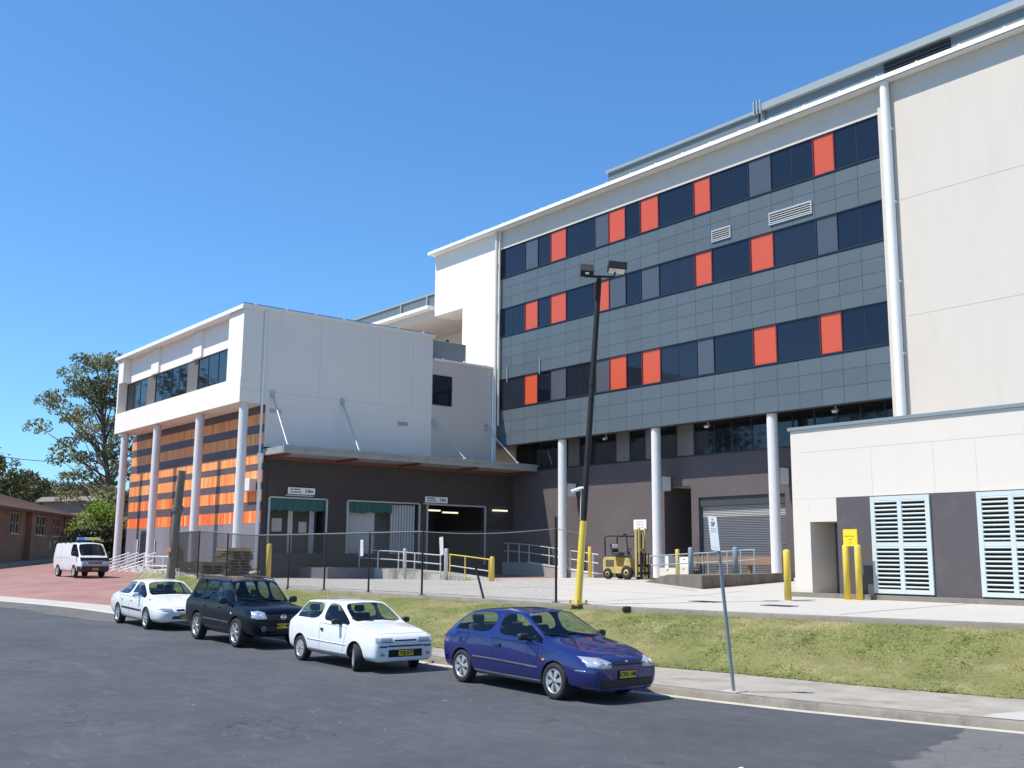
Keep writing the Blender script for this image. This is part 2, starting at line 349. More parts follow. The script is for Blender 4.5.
# newer pale slab let into the footpath
xn = [-8.35, -8.1, -7.8] + frange(-7.45, -1.5, .35)
struct(strip('footpath_slab', xn, [lambda x: (gut(x) + .44, zroad(x) + .136), lambda x: (max(gut(x) + .5, k3(x) - max(0, (-7.8 - x) / .55) * 2.3), zroad(x) + .150)], newcon))
soil = mat('dark soil edge', (.07, .055, .035), .95, var=.4, vscale=6)
strip('soil_edge', [x for x in xsK if x > -36], [lambda x: (max(k3(x), gut(x) + .5) + .02 + .03 * math.sin(x * 5.3) * math.sin(x * 1.9), zroad(x) + .147), lambda x: (max(k3(x), gut(x) + .5) + .11, zroad(x) + .152)], soil)
def bank_z(x, t):
    z0 = zroad(x) + .15 if x > -36 else zleft(x, k3(x)) + .02
    z1 = max(interp(x, [-56, -47, -43, -39], [1.46, 1.44, 1.22, 1.14]), z0); s = t * t * (3 - 2 * t) * .55 + t * .45
    return z0 + (z1 - z0) * s + .035 * math.sin(x * 1.7) * math.sin(math.pi * t) + .02 * math.sin(x * 4.1 + 1) * math.sin(math.pi * t)
xsB = frange(-60, 20, .5) + frange(24, 90, 4)
strip('grass_bank', xsB, [lambda x, t=t: (k3(x) + (k4(x) - k3(x)) * t, bank_z(x, t)) for t in (0, .08, .2, .35, .5, .65, .8, .9, 1)], turf)
strip('forecourt_edge', xsB, [lambda x: (k4(x) - .01, bank_z(x, 1) - .15), lambda x: (k4(x), 1.235), lambda x: (k4(x) + .02, 1.252), lambda x: (k4(x) + .17, 1.256), lambda x: (k4(x) + .17, 1.2)], mat('stained forecourt edge', (.20, .18, .15), .9, var=.15, vscale=1.5, dirt=(.14, .125, .105), dscale=1.2))
strip('forecourt', [x for x in xsB if x > -54.6], [lambda x: (k4(x) + .17, 1.25)] + [lambda x, q=q: (max(q, k4(x) + .3), zfore(x, max(q, k4(x) + .3))) for q in (22.5, 25, 28, 32, 37, 43, 47)], concrete)
# saw cut joints in the forecourt slab
jn_ = MB()
for pts in ([(-44, 26.2), (-30, 25.6), (-20.2, 25.2)], [(-36, 31.5), (-28, 30.2), (-24.5, 27.8)], [(-30.5, 19.4), (-31.5, 26), (-33, 34)], [(-21.5, 19.6), (-22.5, 26), (-23.5, 29)], [(-14, 20.6), (-14.3, 26.8)], [(-44, 35), (-38, 34.6), (-33.5, 34.2)], [(-38.5, 19.4), (-39.5, 29)]):
    for (xa, ya), (xb, yb) in zip(pts, pts[1:]):
        d_ = Vector((xb - xa, yb - ya)).normalized() * .02
        for q in range(6):
            t0, t1 = q / 6, (q + 1) / 6; P_ = [(xa + (xb - xa) * t, ya + (yb - ya) * t) for t in (t0, t1)]
            jn_.add([(P_[0][0] - d_.y, P_[0][1] + d_.x, zfore(*P_[0]) + .005), (P_[0][0] + d_.y, P_[0][1] - d_.x, zfore(*P_[0]) + .005), (P_[1][0] + d_.y, P_[1][1] - d_.x, zfore(*P_[1]) + .005), (P_[1][0] - d_.y, P_[1][1] + d_.x, zfore(*P_[1]) + .005)], [(0, 1, 2, 3)])
struct(jn_.build('forecourt_joint', mat('dark joint filler', (.20, .18, .155), .9)))
# brick paving and the pale crossing strip
xsP = frange(-140, -60, 4) + frange(-59, -36, .5)
strip('crossing_strip', xsP, [lambda x: (gut(x) - .12, zroad(x) - .05), lambda x: (gut(x) - .1, zroad(x) + .012), lambda x: (gut(x) + .3, zroad(x) + .02), lambda x: (gut(x) + 1.3, zroad(x) + .075)], newcon)
strip('brick_paving', xsP, [lambda x, q=q: (gut(x) + q, zleft(x, gut(x) + q) + .012) for q in (1.3, 2.5, 4, 6, 9, 12, 16, 20, 26, 34, 50)], paver)
# base land under and beyond everything, rising gently behind
def land():
    vs = []; fs = []; xs = [-1500, -700, -350, -220] + frange(-150, 90, 10) + [160, 350, 900]; ys = [-900, -300, -120, -60, -30] + frange(-10, 130, 10) + [200, 350, 600, 1500]
    for x in xs:
        for y in ys:
            v = y - gut(x)
            z = -.25 + (zleft(max(x, -140), y) - .22 if v > 0 and x < -40 else 0) + (0 if v > 0 else min(0, zroad(max(x, -140)) - .1)) 
            if y > 60 and x >= -40: z = .6
            vs.append((x, y, z))
    n = len(ys)
    for i in range(len(xs) - 1):
        for j in range(n - 1): fs.append((i * n + j, (i + 1) * n + j, (i + 1) * n + j + 1, i * n + j + 1))
    mb = MB(); mb.add(vs, fs, 0, None, True); return struct(mb.build('ground', earth, fix=False))
land()
# ================================================================== main building
MBG = thing('main_building', 'tall white building with slate blue cladding and three window rows of navy and red panels', 'building', (-40, 42, 1.5))
YF = 42.0
b = MB()                                           # rendered walls
b.box(-25.30, 6, 41.93, 44, 1.2, 24.32)              # big right block
b.box(-53.977, -25.303, YF + .015, 44, 23.05, 24.32)
b.box(-58.2, 6, 44.003, 70, 10.0, 24.32); b.box(-54.6, -41, 44.02, 46.3, 1.2, 9.99); b.box(-38.5, 6, 44.02, 46.3, 1.2, 9.99); b.box(-54.6, 6, 46.61, 70, 1.2, 9.99); b.box(-40.9, -38.55, 44.0, 46.6, 6.46, 6.9)
b.box(-61.7, -58.203, 44.003, 70, 19.8, 24.32)
b.box(-90, -58.21, 46.5, 70, 12, 19.797)
b.box(-90, -61.703, YF + .02, 60, 19.803, 20.36)
b.build('wall', white, MBG)
b = MB(); b.box(-61.7, -53.98, YF, 44, 19.8, 24.32); b.box(-58.2, -53.98, YF, 44, 14.6, 19.797); b.build('white_bay', whiteL, MBG)
# shallow joint lines cast in the right hand block
j = MB()
for z in (13.2, 18.6): j.box(-24.4, 6, 41.922, 41.931, z, z + .02)
j.build('wall_joint', mat('wall joint shadow gap', (.59, .55, .48), .9), MBG)
r = MB(); r.box(-61.72, 6.5, 41.40, 70.4, 24.33, 24.40); r.box(-61.72, 6.5, 41.36, 41.46, 24.33, 24.55); r.box(-61.8, -61.72, 41.36, 70, 24.33, 24.55)
for i in range(34): r.box(-61 + i * 2, -60.9 + i * 2, 41.40, 41.6, 24.55, 24.61)
roof = r.build('roof_edge', trimwhite, MBG)
e = MB(); e.box(-92, -61.78, 41.45, 60.2, 20.36, 20.6); e.build('low_roof_edge', trimwhite, MBG)
# rooftop plant screens
ps = MB(); ps.box(-46.5, -34.4, 45, 62, 24.66, 27.05); ps.box(-33.95, 6, 45, 62, 24.66, 27.05); ps.box(-34.25, -33.95, 44.9, 45.1, 24.66, 27.2)
ps.build('plant_screen', zinc, MBG)
pc = MB(); pc.box(-46.6, -34.3, 44.85, 62, 27.05, 27.22); pc.box(-34.1, 6, 44.75, 62, 27.05, 27.45)
for i in range(3): pc.box(-34.6 + i * .22, -34.5 + i * .22, 44.7, 44.8, 26.9, 27.7)
pc.build('screen_capping', mat('pale screen capping', (.27, .31, .32), .45, metal=.1), MBG)
lv = MB()
for k in range(8): lv.obox((-24.9, 44.93, 25.6 + k * .19), (3.5, .12, .03), Matrix.Rotation(R(35), 3, 'X'))
lv.box(-26.65, -23.15, 44.96, 44.99, 25.4, 27.0)
lv.build('roof_louvre', navyframe, MBG)
rs = MB(); rs.box(-86, -62, 46, 58, 20.6, 23.3); rs.build('low_plant_screen', zinc, MBG)
rc = MB(); rc.box(-86, -62, 45.9, 58.1, 23.3, 23.46)
for x in (-72.5, -68.6): rc.box(x, x + .18, 45.85, 45.99, 20.6, 23.3)
rc.build('low_screen_capping', mat('pale screen capping', (.42, .47, .48)), MBG)

# window bands with their panels
edges = [-53.95, -51.3, -50.0, -48.75, -47.27, -44.65, -43.43, -42.04, -40.8, -39.38, -36.72, -35.54, -32.96, -31.52, -28.97, -27.78, -25.33]
rows = [((20.95, 23.05), 'NGNRNGRNRNRNGNRN'), ((16.93, 18.9), 'NRNRNRGNGNRNRNGN'), ((12.05, 14.1), 'NRNGNGRNRNGNRNRN')]
for (z0, z1), kinds in rows:
    f = MB(); f.box(edges[0], edges[-1], 42.10, 42.2, z0, z1)
    f.box(edges[0], edges[-1], 41.985, 42.0995, z0 + .003, z0 + .10); f.box(edges[0], edges[-1], 42.0, 42.0995, z1 - .05, z1 - .003)
    f.box(edges[0], edges[-1], 41.955, 41.985, z0 + .02, z0 + .06)
    for k in range(len(edges) - 1):
        w = .07 if 'R' in kinds[max(0, k - 1):k + 1] else .045
        f.box(edges[k] - w / 2 if k else edges[k], edges[k] + w / 2, 42.02, 42.099, z0 + .1, z1 - .05, 1 if 'R' in kinds[max(0, k - 1):k + 1] else 0)
        if kinds[k] == 'N' and edges[k + 1] - edges[k] > 2: f.box((edges[k] + edges[k + 1]) / 2 - .018, (edges[k] + edges[k + 1]) / 2 + .018, 42.052, 42.099, z0 + .1, z1 - .05)
    band = sub(f.build('window_band', [navyframe, redframe], MBG))
    for k, ch in enumerate(kinds):
        g = MB(); yy = 42.062 + random.uniform(-.002, .002); g.box(edges[k] + .035, edges[k + 1] - .035, yy, 42.0985, z0 + .1, z1 - .05)
        g.build({'N': 'window', 'R': 'red_panel', 'G': 'grey_panel'}[ch], {'N': random.choice((navy, navy, navyB, navyC)), 'R': red, 'G': greyglass}[ch], band)
# cladding: every sheet is real, with an open joint round it
def cladding(z0, z1, nrow):
    c = MB(); c.box(edges[0], edges[-1], 42.03, 42.2, z0 + .002, z1 - .002, 1)
    xs = []
    for k in range(len(edges) - 1):
        xs.append(edges[k])
        if edges[k + 1] - edges[k] > 2: xs.append((edges[k] + edges[k + 1]) / 2)
    xs.append(edges[-1]); h = (z1 - z0) / nrow
    for i in range(len(xs) - 1):
        for k in range(nrow):
            t = 1 + random.uniform(-.06, .06); c.box(xs[i] + .008, xs[i + 1] - .008, 42.0, 42.03, z0 + k * h + .008, z0 + (k + 1) * h - .008, 0, (.086 * t, .112 * t, .131 * t))
    return c.build('cladding', [clad, cladjoint], MBG)
cladding(18.9, 20.95, 3); cladding(14.1, 16.93, 4); cladding(9.67, 12.05, 3)
for x0, x1, nsl in ((-35.45, -34.15, 5), (-31.68, -29.1, 5)):
    v = MB(); z0, z1 = 19.2, 19.86
    v.box(x0, x1, 41.93, 41.999, z0, z0 + .06); v.box(x0, x1, 41.93, 41.999, z1 - .06, z1); v.box(x0, x0 + .06, 41.93, 41.999, z0 + .06, z1 - .06); v.box(x1 - .06, x1, 41.93, 41.999, z0 + .06, z1 - .06)
    v.box(x0 + .06, x1 - .06, 41.985, 41.998, z0 + .06, z1 - .06, 1)
    for k in range(nsl): v.obox(((x0 + x1) / 2, 41.955, z0 + .12 + k * (z1 - z0 - .2) / (nsl - 1)), (x1 - x0 - .12, .05, .03), Matrix.Rotation(R(-35), 3, 'X'))
    v.build('vent_grille', [galv, dark_in], MBG)
# soffit, rear wall of the loading bay, beams
s_ = MB(); s_.box(-54.1, -25.4, 42.21, 43.62, 9.86, 9.995); s_.box(-54.0, -25.3, 42.02, 42.2, 9.64, 9.667); s_.build('soffit', mat('dark soffit', (.07, .065, .065), .8), MBG)
w = MB(); YR = 43.6
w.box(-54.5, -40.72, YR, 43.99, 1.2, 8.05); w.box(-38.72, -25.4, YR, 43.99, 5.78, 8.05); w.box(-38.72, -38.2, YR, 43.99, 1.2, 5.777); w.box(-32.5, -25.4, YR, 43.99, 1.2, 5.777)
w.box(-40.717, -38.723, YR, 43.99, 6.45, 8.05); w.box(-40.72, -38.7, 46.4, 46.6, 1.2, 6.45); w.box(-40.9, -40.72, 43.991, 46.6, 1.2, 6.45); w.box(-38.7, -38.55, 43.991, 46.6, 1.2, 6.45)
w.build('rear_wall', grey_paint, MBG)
wb = MB(); wb.box(-54.1, -25.4, 43.66, 43.99, 8.053, 9.855, 0)
xs = [-53.9, -52.6, -51.5, -50.3, -48.9, -47.75, -46.4, -44.6, -43.4, -42.2, -41.0, -39.76, -38.43, -37.0, -35.78, -34.46, -33.2, -31.9, -30.6, -29.3, -28, -26.7, -25.5]
for x in xs: wb.box(x - .05, x + .05, 43.61, 43.659, 8.055, 9.85, 0)
wb.box(-54, -25.4, 43.605, 43.659, 8.055, 8.13); 
band = sub(wb.build('window_band', [mat('black window frame', (.02, .02, .022), .5)], MBG))
for k in range(len(xs) - 1):
    g = MB(); g.box(xs[k] + .055, xs[k + 1] - .055, 43.63, 43.657, 8.135, 9.85)
    grey = k in (4, 7, 9, 11); g.build('grey_panel' if grey else 'window', mat('dull grey panel', (.17, .155, .15), .5) if grey else navy2, band)
rd = MB(); rd.box(-38.2, -32.5, 43.88, 43.95, 1.55, 5.777)
for k in range(48):
    z = 1.6 + k * .087; rd.rod((-38.15, 43.885, z), (-32.55, 43.885, z), .034, n=6)
top = MB()
for k in range(36, 43): z = 1.6 + k * .087; top.rod((-38.15, 43.88, z), (-32.55, 43.88, z), .036, n=6)
rd.build('roller_door', roller_m, MBG); top.build('roller_door_top', mat('pale roller slats', (.36, .35, .34), .5, var=.05), MBG)
hd = MB(); hd.box(-38.19, -32.51, 43.7, 43.87, 5.3, 5.775); hd.build('roller_door_hood', mat('dark hood metal', (.05, .055, .055), .5), MBG)
dr = MB(); dr.box(-50.0, -49.05, 43.57, 43.598, 2.15, 5.0, 0); dr.box(-50.08, -50.0, 43.56, 43.598, 2.15, 5.08); dr.box(-49.05, -48.97, 43.56, 43.598, 2.15, 5.08)
dr.build('door', darkplastic, MBG)
dd = MB(); dd.box(-40.3, -39.2, 46.36, 46.399, 1.55, 3.7); dd.build('bay_door', darkplastic, MBG)
for xc in (-32.2, -40.12, -47.98, -24.0):
    c = MB(); c.lathe([(.0, 1.2), (.265, 1.2), (.265, 1.22), (.265, 9.64), (.265, 9.66), (.0, 9.66)], 28, 2, (xc, 42.36, 0)); c.build('column', colwhite, MBG)
    bm_ = MB(); bm_.box(xc - .16, xc + .2, 42.64, 43.28, 6.2, 6.97); bm_.build('beam_stub', colwhite, MBG)
    bm2 = MB(); bm2.box(xc - .1, xc + .14, 43.281, 43.598, 6.3, 6.9); bm2.build('beam_end', grey_paint, MBG)
for x, z in ((-54.08, 0), (-24.75, 1)):
    p = MB(); rr = .11 if z == 0 else .21
    yy = 41.80 if z == 0 else 41.70
    p.rod((x, yy, 24.32), (x, yy, 8.6 if z == 0 else 6), rr, n=14)
    if z == 0: p.rod((x + .3, yy + .04, 24.4), (x + .3, yy + .04, 11), .07, n=10)
    for q in (22, 18.5, 14.8, 11.5): p.box(x - rr - .03, x + rr + .03, yy, 41.99, q, q + .06)
    p.build('downpipe', trimwhite if z else mat('cream pipe', (.62, .6, .54), .5), MBG)
for x in (-44.28, -36.48, -28.61):
    l_ = MB(); l_.obox((x, 42.45, 9.45), (.26, .2, .14), Matrix.Rotation(R(35), 3, 'X')); l_.obox((x, 42.395, 9.39), (.2, .02, .1), Matrix.Rotation(R(35), 3, 'X'), 1); l_.box(x - .03, x + .03, 42.48, 42.53, 9.45, 9.85)
    l_.build('floodlight', [galv, signwhite], MBG)
mp = MB()
for x, z in ((-53.0, 14.1), (-49.7, 14.2)):
    mp.rod((x, 41.94, z - .25), (x, 41.94, z + .75), .035, n=6)
mp.build('antenna_stub', galv, MBG)

# ================================================================== loading wing
WG = thing('loading_wing', 'white two storey wing on columns with striped orange boards and a dark loading dock', 'building', (-62, 25, 1.2))
XF = -54.3
b = MB(); XL = -75.3; YU = 24.55
b.box(XL, XF, YU, 36.9, 14.5, 16.25)                    # above the windows, set back
b.box(XL, XF, 24.0, 24.9, 10.9, 12.3); b.box(XL, XF, 24.902, 36.9, 10.9, 12.3)
b.box(XL, -75.05, YU, 36.9, 12.302, 14.498); b.box(-57.4, XF, YU, 36.9, 12.302, 14.498); b.box(-75.048, -57.402, 25.0, 36.9, 12.302, 14.498)
b.box(XL - .01, -74.3, 24.02, YU - .002, 14.5, 16.24)
for x0, x1 in ((-69.9, -68.5), (-62.65, -61.25)): b.box(x0, x1, 24.42, YU - .002, 14.5, 16.24)
b.box(-56.3, XF + .01, 24.02, YU - .002, 12.303, 16.24); b.box(XL - .01, -75.06, 24.02, YU - .002, 12.303, 14.498)
b.box(-75, XF, 25.6, 36.9, 8.5, 10.897)
b.build('wall', whiteL, WG)
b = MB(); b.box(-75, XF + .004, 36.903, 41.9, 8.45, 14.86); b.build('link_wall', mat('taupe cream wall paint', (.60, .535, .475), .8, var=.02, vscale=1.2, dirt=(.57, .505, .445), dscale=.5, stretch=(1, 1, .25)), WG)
for x0, x1 in ((-70.9, -69.35), (-63.7, -62.05)): pr = MB(); pr.box(x0, x1, 24.6, 24.998, 12.305, 14.495); pr.build('window_pier', mat('grey brown pier', (.14, .125, .115), .7), WG)  # piers between the windows in one flat grey brown, darker than the walls
for x0, x1, n in ((-75.04, -70.92, 3), (-69.33, -63.72, 4), (-62.03, -57.42, 3)):
    f = MB(); f.box(x0, x1, 24.62, 24.68, 12.305, 12.36); f.box(x0, x1, 24.62, 24.68, 14.44, 14.495)
    for k in range(n + 1):
        x = x0 + (x1 - x0) * k / n; x = min(max(x, x0 + .03), x1 - .03); f.box(x - .03, x + .03, 24.62, 24.68, 12.36, 14.44)
    fr = sub(f.build('window_frame', navyframe, WG))
    for k in range(n):
        g = MB(); g.box(x0 + (x1 - x0) * k / n + .035, x0 + (x1 - x0) * (k + 1) / n - .035, 24.645, 24.67, 12.365, 14.435); g.build('window', navy2, fr)
rf = MB(); rf.box(-75.75, XF + .08, 23.94, 36.92, 16.252, 16.32); rf.box(-75.8, XF + .16, 23.86, 23.96, 16.22, 16.45); rf.box(XF + .02, XF + .16, 23.96, 36.95, 16.30, 16.50)
rf.box(-75, XF + .1, 36.96, 41.85, 14.862, 15.0)
for k in range(7): rf.box(XF + .05, XF + .2, 24.6 + k * 1.9, 24.7 + k * 1.9, 16.50, 16.57)
for k in range(3): rf.box(XF, XF + .16, 37.6 + k * 1.7, 37.7 + k * 1.7, 15.0, 15.07)
rf.build('roof', trimwhite, WG)
rk = MB(); rk.box(-75.7, XF + .06, 23.98, 36.9, 16.32, 16.36); rk.box(XF + .06, XF + .13, 23.9, 36.9, 16.50, 16.55); rk.build('roof_sheet', mat('dark roof sheet', (.13, .14, .15), .5), WG)
jn = MB()
jn.box(XF + .0005, XF + .006, 24.0, 36.9, 11.62, 11.65); jn.box(XF + .0045, XF + .010, 36.95, 41.8, 11.05, 11.08)
for y in (25.2, 28.9, 33.0, 35.4): jn.box(XF + .0005, XF + .006, y, y + .025, 11.65, 16.22)
jn.build('wall_joint', mat('grey joint', (.66, .62, .57), .9), WG)
for y in (26.2, 34.75):
    v = MB()
    for k in range(3): v.box(XF + .001, XF + .05, y - .36, y + .36, 10.46 + k * .09, 10.51 + k * .09)
    v.build('vent_slot', galv, WG)
wn = MB(); wn.box(XF + .006, XF + .05, 36.92, 38.42, 12.0, 13.93); fr = sub(wn.build('window_frame', navyframe, WG))
g = MB(); g.box(XF + .05, XF + .055, 36.98, 37.66, 12.06, 13.87); g.box(XF + .05, XF + .055, 37.7, 38.36, 12.06, 13.87); g.build('window', navy2, fr)
for xc in (-74.2, -67.9, -60.8, -54.6):
    c = MB(); c.lathe([(0, 1.0), (.255, 1.0), (.255, 1.02), (.255, 10.865), (.255, 10.885), (0, 10.885)], 28, 2, (xc, 24.42, 0)); c.build('column', colwhite, WG)
# striped board wall behind the columns: every board is a real batten
YB = 25.6
sw = MB(); sw.box(-76.2, XF - .002, YB + .02, YB + .3, 1.0, 10.895, 1)
bands = [(9.84, 10.43), (8.70, 9.32), (7.59, 8.15), (6.54, 7.20), (5.45, 6.11), (4.26, 4.94)]
pal = [(.82, .32, .085), (.84, .36, .12), (.80, .28, .075), (.85, .41, .15), (.76, .24, .06)]
palr = [(.80, .16, .035), (.84, .24, .06), (.72, .12, .03), (.80, .19, .04)]
for i, (z0, z1) in enumerate(bands):
    x = -76.0; cur = random.choice(pal)
    while x < XF - .05:
        w_ = .14
        if random.random() < .85:
            P_ = palr if (i == 5 and random.random() < .85) or (i == 4 and random.random() < .45) else pal
            cur = random.choice(P_)
        t = random.uniform(.94, 1.06); sw.box(x + .004, min(x + w_ - .004, XF - .004), YB - .012 + random.uniform(0, .006), YB + .02, z0, z1, 0, tuple(c * t for c in cur)); x += w_
    zt = bands[i - 1][0] - .01 if i else 10.89
    x = -76.0
    while x < XF - .05:
        t = random.uniform(.92, 1.08); sw.box(x + .004, min(x + .376, XF - .004), YB - .006, YB + .02, z1 + .006, zt - .006 if i else 10.89, 0, (.105 * t, .078 * t, .09 * t)); x += .38
x = -76.0
while x < XF - .05:
    t = random.uniform(.93, 1.07); sw.box(x + .005, min(x + 1.195, XF - .004), YB - .008, YB + .02, 1.0, 4.25, 0, (.21 * t, .20 * t, .23 * t)); x += 1.2
boardm = mat('painted board', (.5, .2, .1), .55, attr=True, var=.05, vscale=3)
sw.build('striped_wall', [boardm, mat('dark backing', (.05, .045, .055), .8)], WG)
for x0, x1 in ((-73.0, -71.2),):
    d = MB(); d.box(x0, x1, YB - .06, YB - .013, 1.25, 4.1, 1)
    for k in range(22): d.obox(((x0 + x1) / 2, YB - .08, 1.4 + k * .12), (x1 - x0 - .1, .07, .02), Matrix.Rotation(R(-35), 3, 'X'))
    d.build('louvre_door', [mat('charcoal louvre', (.07, .065, .07), .5), dark_in], WG)
d = MB(); d.box(-64.1, -63.4, YB - .05, YB - .014, 5.5, 6.15)
for k in range(5): d.box(-64.1, -63.4, YB - .09, YB - .05, 5.55 + k * .12, 5.6 + k * .12)
d.build('wall_vent', darkplastic, WG)
d = MB(); d.box(-56.2, -55.0, YB - .45, YB - .02, 6.05, 6.75); d.build('meter_box', colwhite, WG, bevel=.02)
pl = MB(); pl.box(-57.5, XF + .1, 24.9, YB - .01, 1.0, 1.75); pl.build('brick_plinth', brickmat('orange brick', (.36, .17, .10), (.28, .13, .08), (.30, .26, .22), 1, .24, .086), WG)
# loading dock front (dark) with its openings
dk = MB(); OP = [(26.1, 29.65), (31.1, 36.1), (36.75, 41.2)]
ZT = 5.70; ZF = 2.62
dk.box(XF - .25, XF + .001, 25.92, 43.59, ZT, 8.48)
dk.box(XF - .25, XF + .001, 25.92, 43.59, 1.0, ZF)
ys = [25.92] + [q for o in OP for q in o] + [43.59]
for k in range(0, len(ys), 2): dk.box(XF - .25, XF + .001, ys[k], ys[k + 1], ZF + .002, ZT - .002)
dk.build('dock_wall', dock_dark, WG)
ind = MB(); ind.box(XF - 9, XF - .3, 25.95, 43.5, ZF - .1, ZF - .02); ind.box(XF - 9, XF - 8.8, 25.95, 43.5, ZF, 8.4); ind.box(XF - 9, XF - .3, 25.95, 43.5, 8.3, 8.42); ind.box(XF - 9, XF - .3, 30.3, 30.5, ZF, 8.3); ind.box(XF - 9, XF - .3, 36.3, 36.5, ZF, 8.3); ind.box(XF - 9, XF - .3, 43.4, 43.59, ZF, 8.3)
ind.build('dock_interior', mat('dim dock interior', (.16, .145, .14), .9, var=.1), WG)
for k, (y0, y1) in enumerate(OP):
    f = MB(); f.box(XF + .002, XF + .07, y0 - .09, y0 + .02, ZF - 1.2 if k == 2 else ZF, ZT); f.box(XF + .002, XF + .07, y1 - .02, y1 + .09, ZF - .6, ZT); f.box(XF + .002, XF + .06, y0, y1, ZT - .04, ZT + .05); f.build('opening_frame', mat('pale frame metal', (.42, .41, .40), .5), WG)
for y0, y1, zb in ((26.15, 29.6, 5.05), (31.15, 34.2, 5.1)):
    t = MB(); n = 14
    for i in range(n): t.box(XF - .10 - (i % 2) * .02, XF - .075 - (i % 2) * .02, y0 + (y1 - y0) * i / n, y0 + (y1 - y0) * (i + 1) / n + .02, zb - random.uniform(0, .12), ZT - .05)
    t.build('strip_blind', teal, WG)
wl = MB(); wl.box(XF - .7, XF - .6, 31.15, 33.3, ZF, 5.6); wl.build('inner_partition', mat('pale grey partition', (.50, .50, .50), .7, var=.06), WG); wl = MB(); wl.box(XF - 2.6, XF - 2.5, 34.2, 36.1, ZF, 5.6); wl.build('inner_wall', mat('pale grey partition', (.5, .5, .5)), WG); wl = MB()
for i in range(9): wl.rod((XF - .35, 34.35 + i * .2, ZF), (XF - .35, 34.35 + i * .2, 5.6), .085, n=8)
wl.build('corrugated_partition', mat('pale grey partition', (.50, .50, .50), .7, var=.06), WG)
ps_ = MB(); ps_.box(XF - 1.1, XF - 1.0, 26.2, 29.6, ZF, 5.2, 1)
for y in (26.15, 27.72, 29.1): ps_.box(XF - .99, XF - .9, y, y + .3, ZF, 5.2, 0)
ps_.build('inner_door', [mat('pale grey partition', (.5, .5, .5)), mat('dark door leaf', (.055, .05, .05), .6)], WG)
for y, z, w_, h in ((26.75, 4.2, .62, .75), (28.45, 4.1, .5, .62)):
    n_ = MB(); n_.box(XF - .985, XF - .97, y, y + w_, z - h / 2, z + h / 2); tag(n_.build('notice', mat('aged paper', (.5, .48, .44), .8)), 'pale notice sheet on the %s dark door leaf inside the first dock opening' % ('left' if y < 27 else 'right'), 'notice')
ft = MB()
for y, z in ((37.3, 5.35), (38.7, 5.25), (41.8, 5.45)): ft.box(XF + (-1.2 if y < 41 else .05), XF + (-1.1 if y < 41 else .15), y, y + 1.2, z, z + .1)
flu = mat('lit tube', (.9, .85, .6), .5); flu.node_tree.nodes['Principled BSDF'].inputs['Emission Color'].default_value = (1, .9, .6, 1); flu.node_tree.nodes['Principled BSDF'].inputs['Emission Strength'].default_value = .8
ft.build('fluorescent_tube', flu, WG)
# awning hung from rods
aw = MB(); XA = -51.82
aw.box(XF + .002, XA + .03, 25.6, 43.4, 8.02, 8.12); aw.box(XA, XA + .12, 25.55, 43.45, 7.98, 8.38); aw.box(XF + .02, XA + .001, 25.52, 25.6, 8.0, 8.36)
aw.box(XA + .1, XA + .2, 25.5, 43.5, 8.26, 8.40); 
aw.build('awning', awning_m, WG)
ab = MB()
for y in (25.9, 30.2, 34.5, 38.8, 43.0): ab.box(XF + .01, XA, y, y + .1, 7.86, 8.015)
ab.box(XF + .005, XF + .12, 25.7, 43.3, 7.83, 8.015)
ab.build('awning_beam', mat('rust red primer', (.16, .06, .05), .7), WG)
for y in (25.95, 30.45, 37.0, 41.2):
    t = MB(); zt = 11.5 if y < 32 else 10.9; t.rod((XF + .05, y, zt), (XA - .25, y + (.0 if y < 32 else 1), 8.42), .05, n=8); t.box(XF + .001, XF + .12, y - .12, y + .12, zt - .2, zt + .2); t.rod((XA - .42, y + (.07 if y > 32 else 0) * 1, 8.12), (XA - .22, y + (.0 if y < 32 else 1), 8.48), .06, n=8)
    t.build('tie_rod', galv, WG)
for y, z1 in ((25.62, 16.25),):
    p = MB(); p.rod((XF + .09, y - .3, z1), (XF + .09, y - .3, 8.1), .065, n=10); p.rod((XF + .09, y - .25, 8.1), (XF + .09, y - .25, 7.55), .19, .12, n=12); p.rod((XF + .09, y - .25, 7.6), (XF + .09, y - .25, 1.2), .09, n=10)
    p.build('downpipe', trimwhite, WG)
p = MB(); p.rod((XF + .1, 41.7, 14.8), (XF + .1, 41.7, 8.1), .06, n=10); p.build('downpipe', trimwhite, WG)
# dock plant box on the link roof
AC = thing('roof_plant_box', 'grey metal plant box on the low link roof beside the tall white wall', 'plant box', (-56, 38.5, 15.0))
a = MB(); a.box(-58.0, -54.75, 37.0, 39.85, 15.02, 16.32); a.build('casing', mat('pale grey plant casing', (.24, .26, .265), .5), AC, bevel=.03)
a = MB(); a.box(-57.5, -55.3, 37.4, 39.5, 16.321, 16.38); a.rod((-56, 39.2, 16.38), (-56, 39.2, 16.75), .12); a.build('lid', darkplastic, AC)
a = MB(); a.box(-54.749, -54.73, 37.05, 37.2, 15.05, 16.3); a.build('painted_lit_edge', trimwhite, AC)  # white strip standing in for the sunlit left side of the box

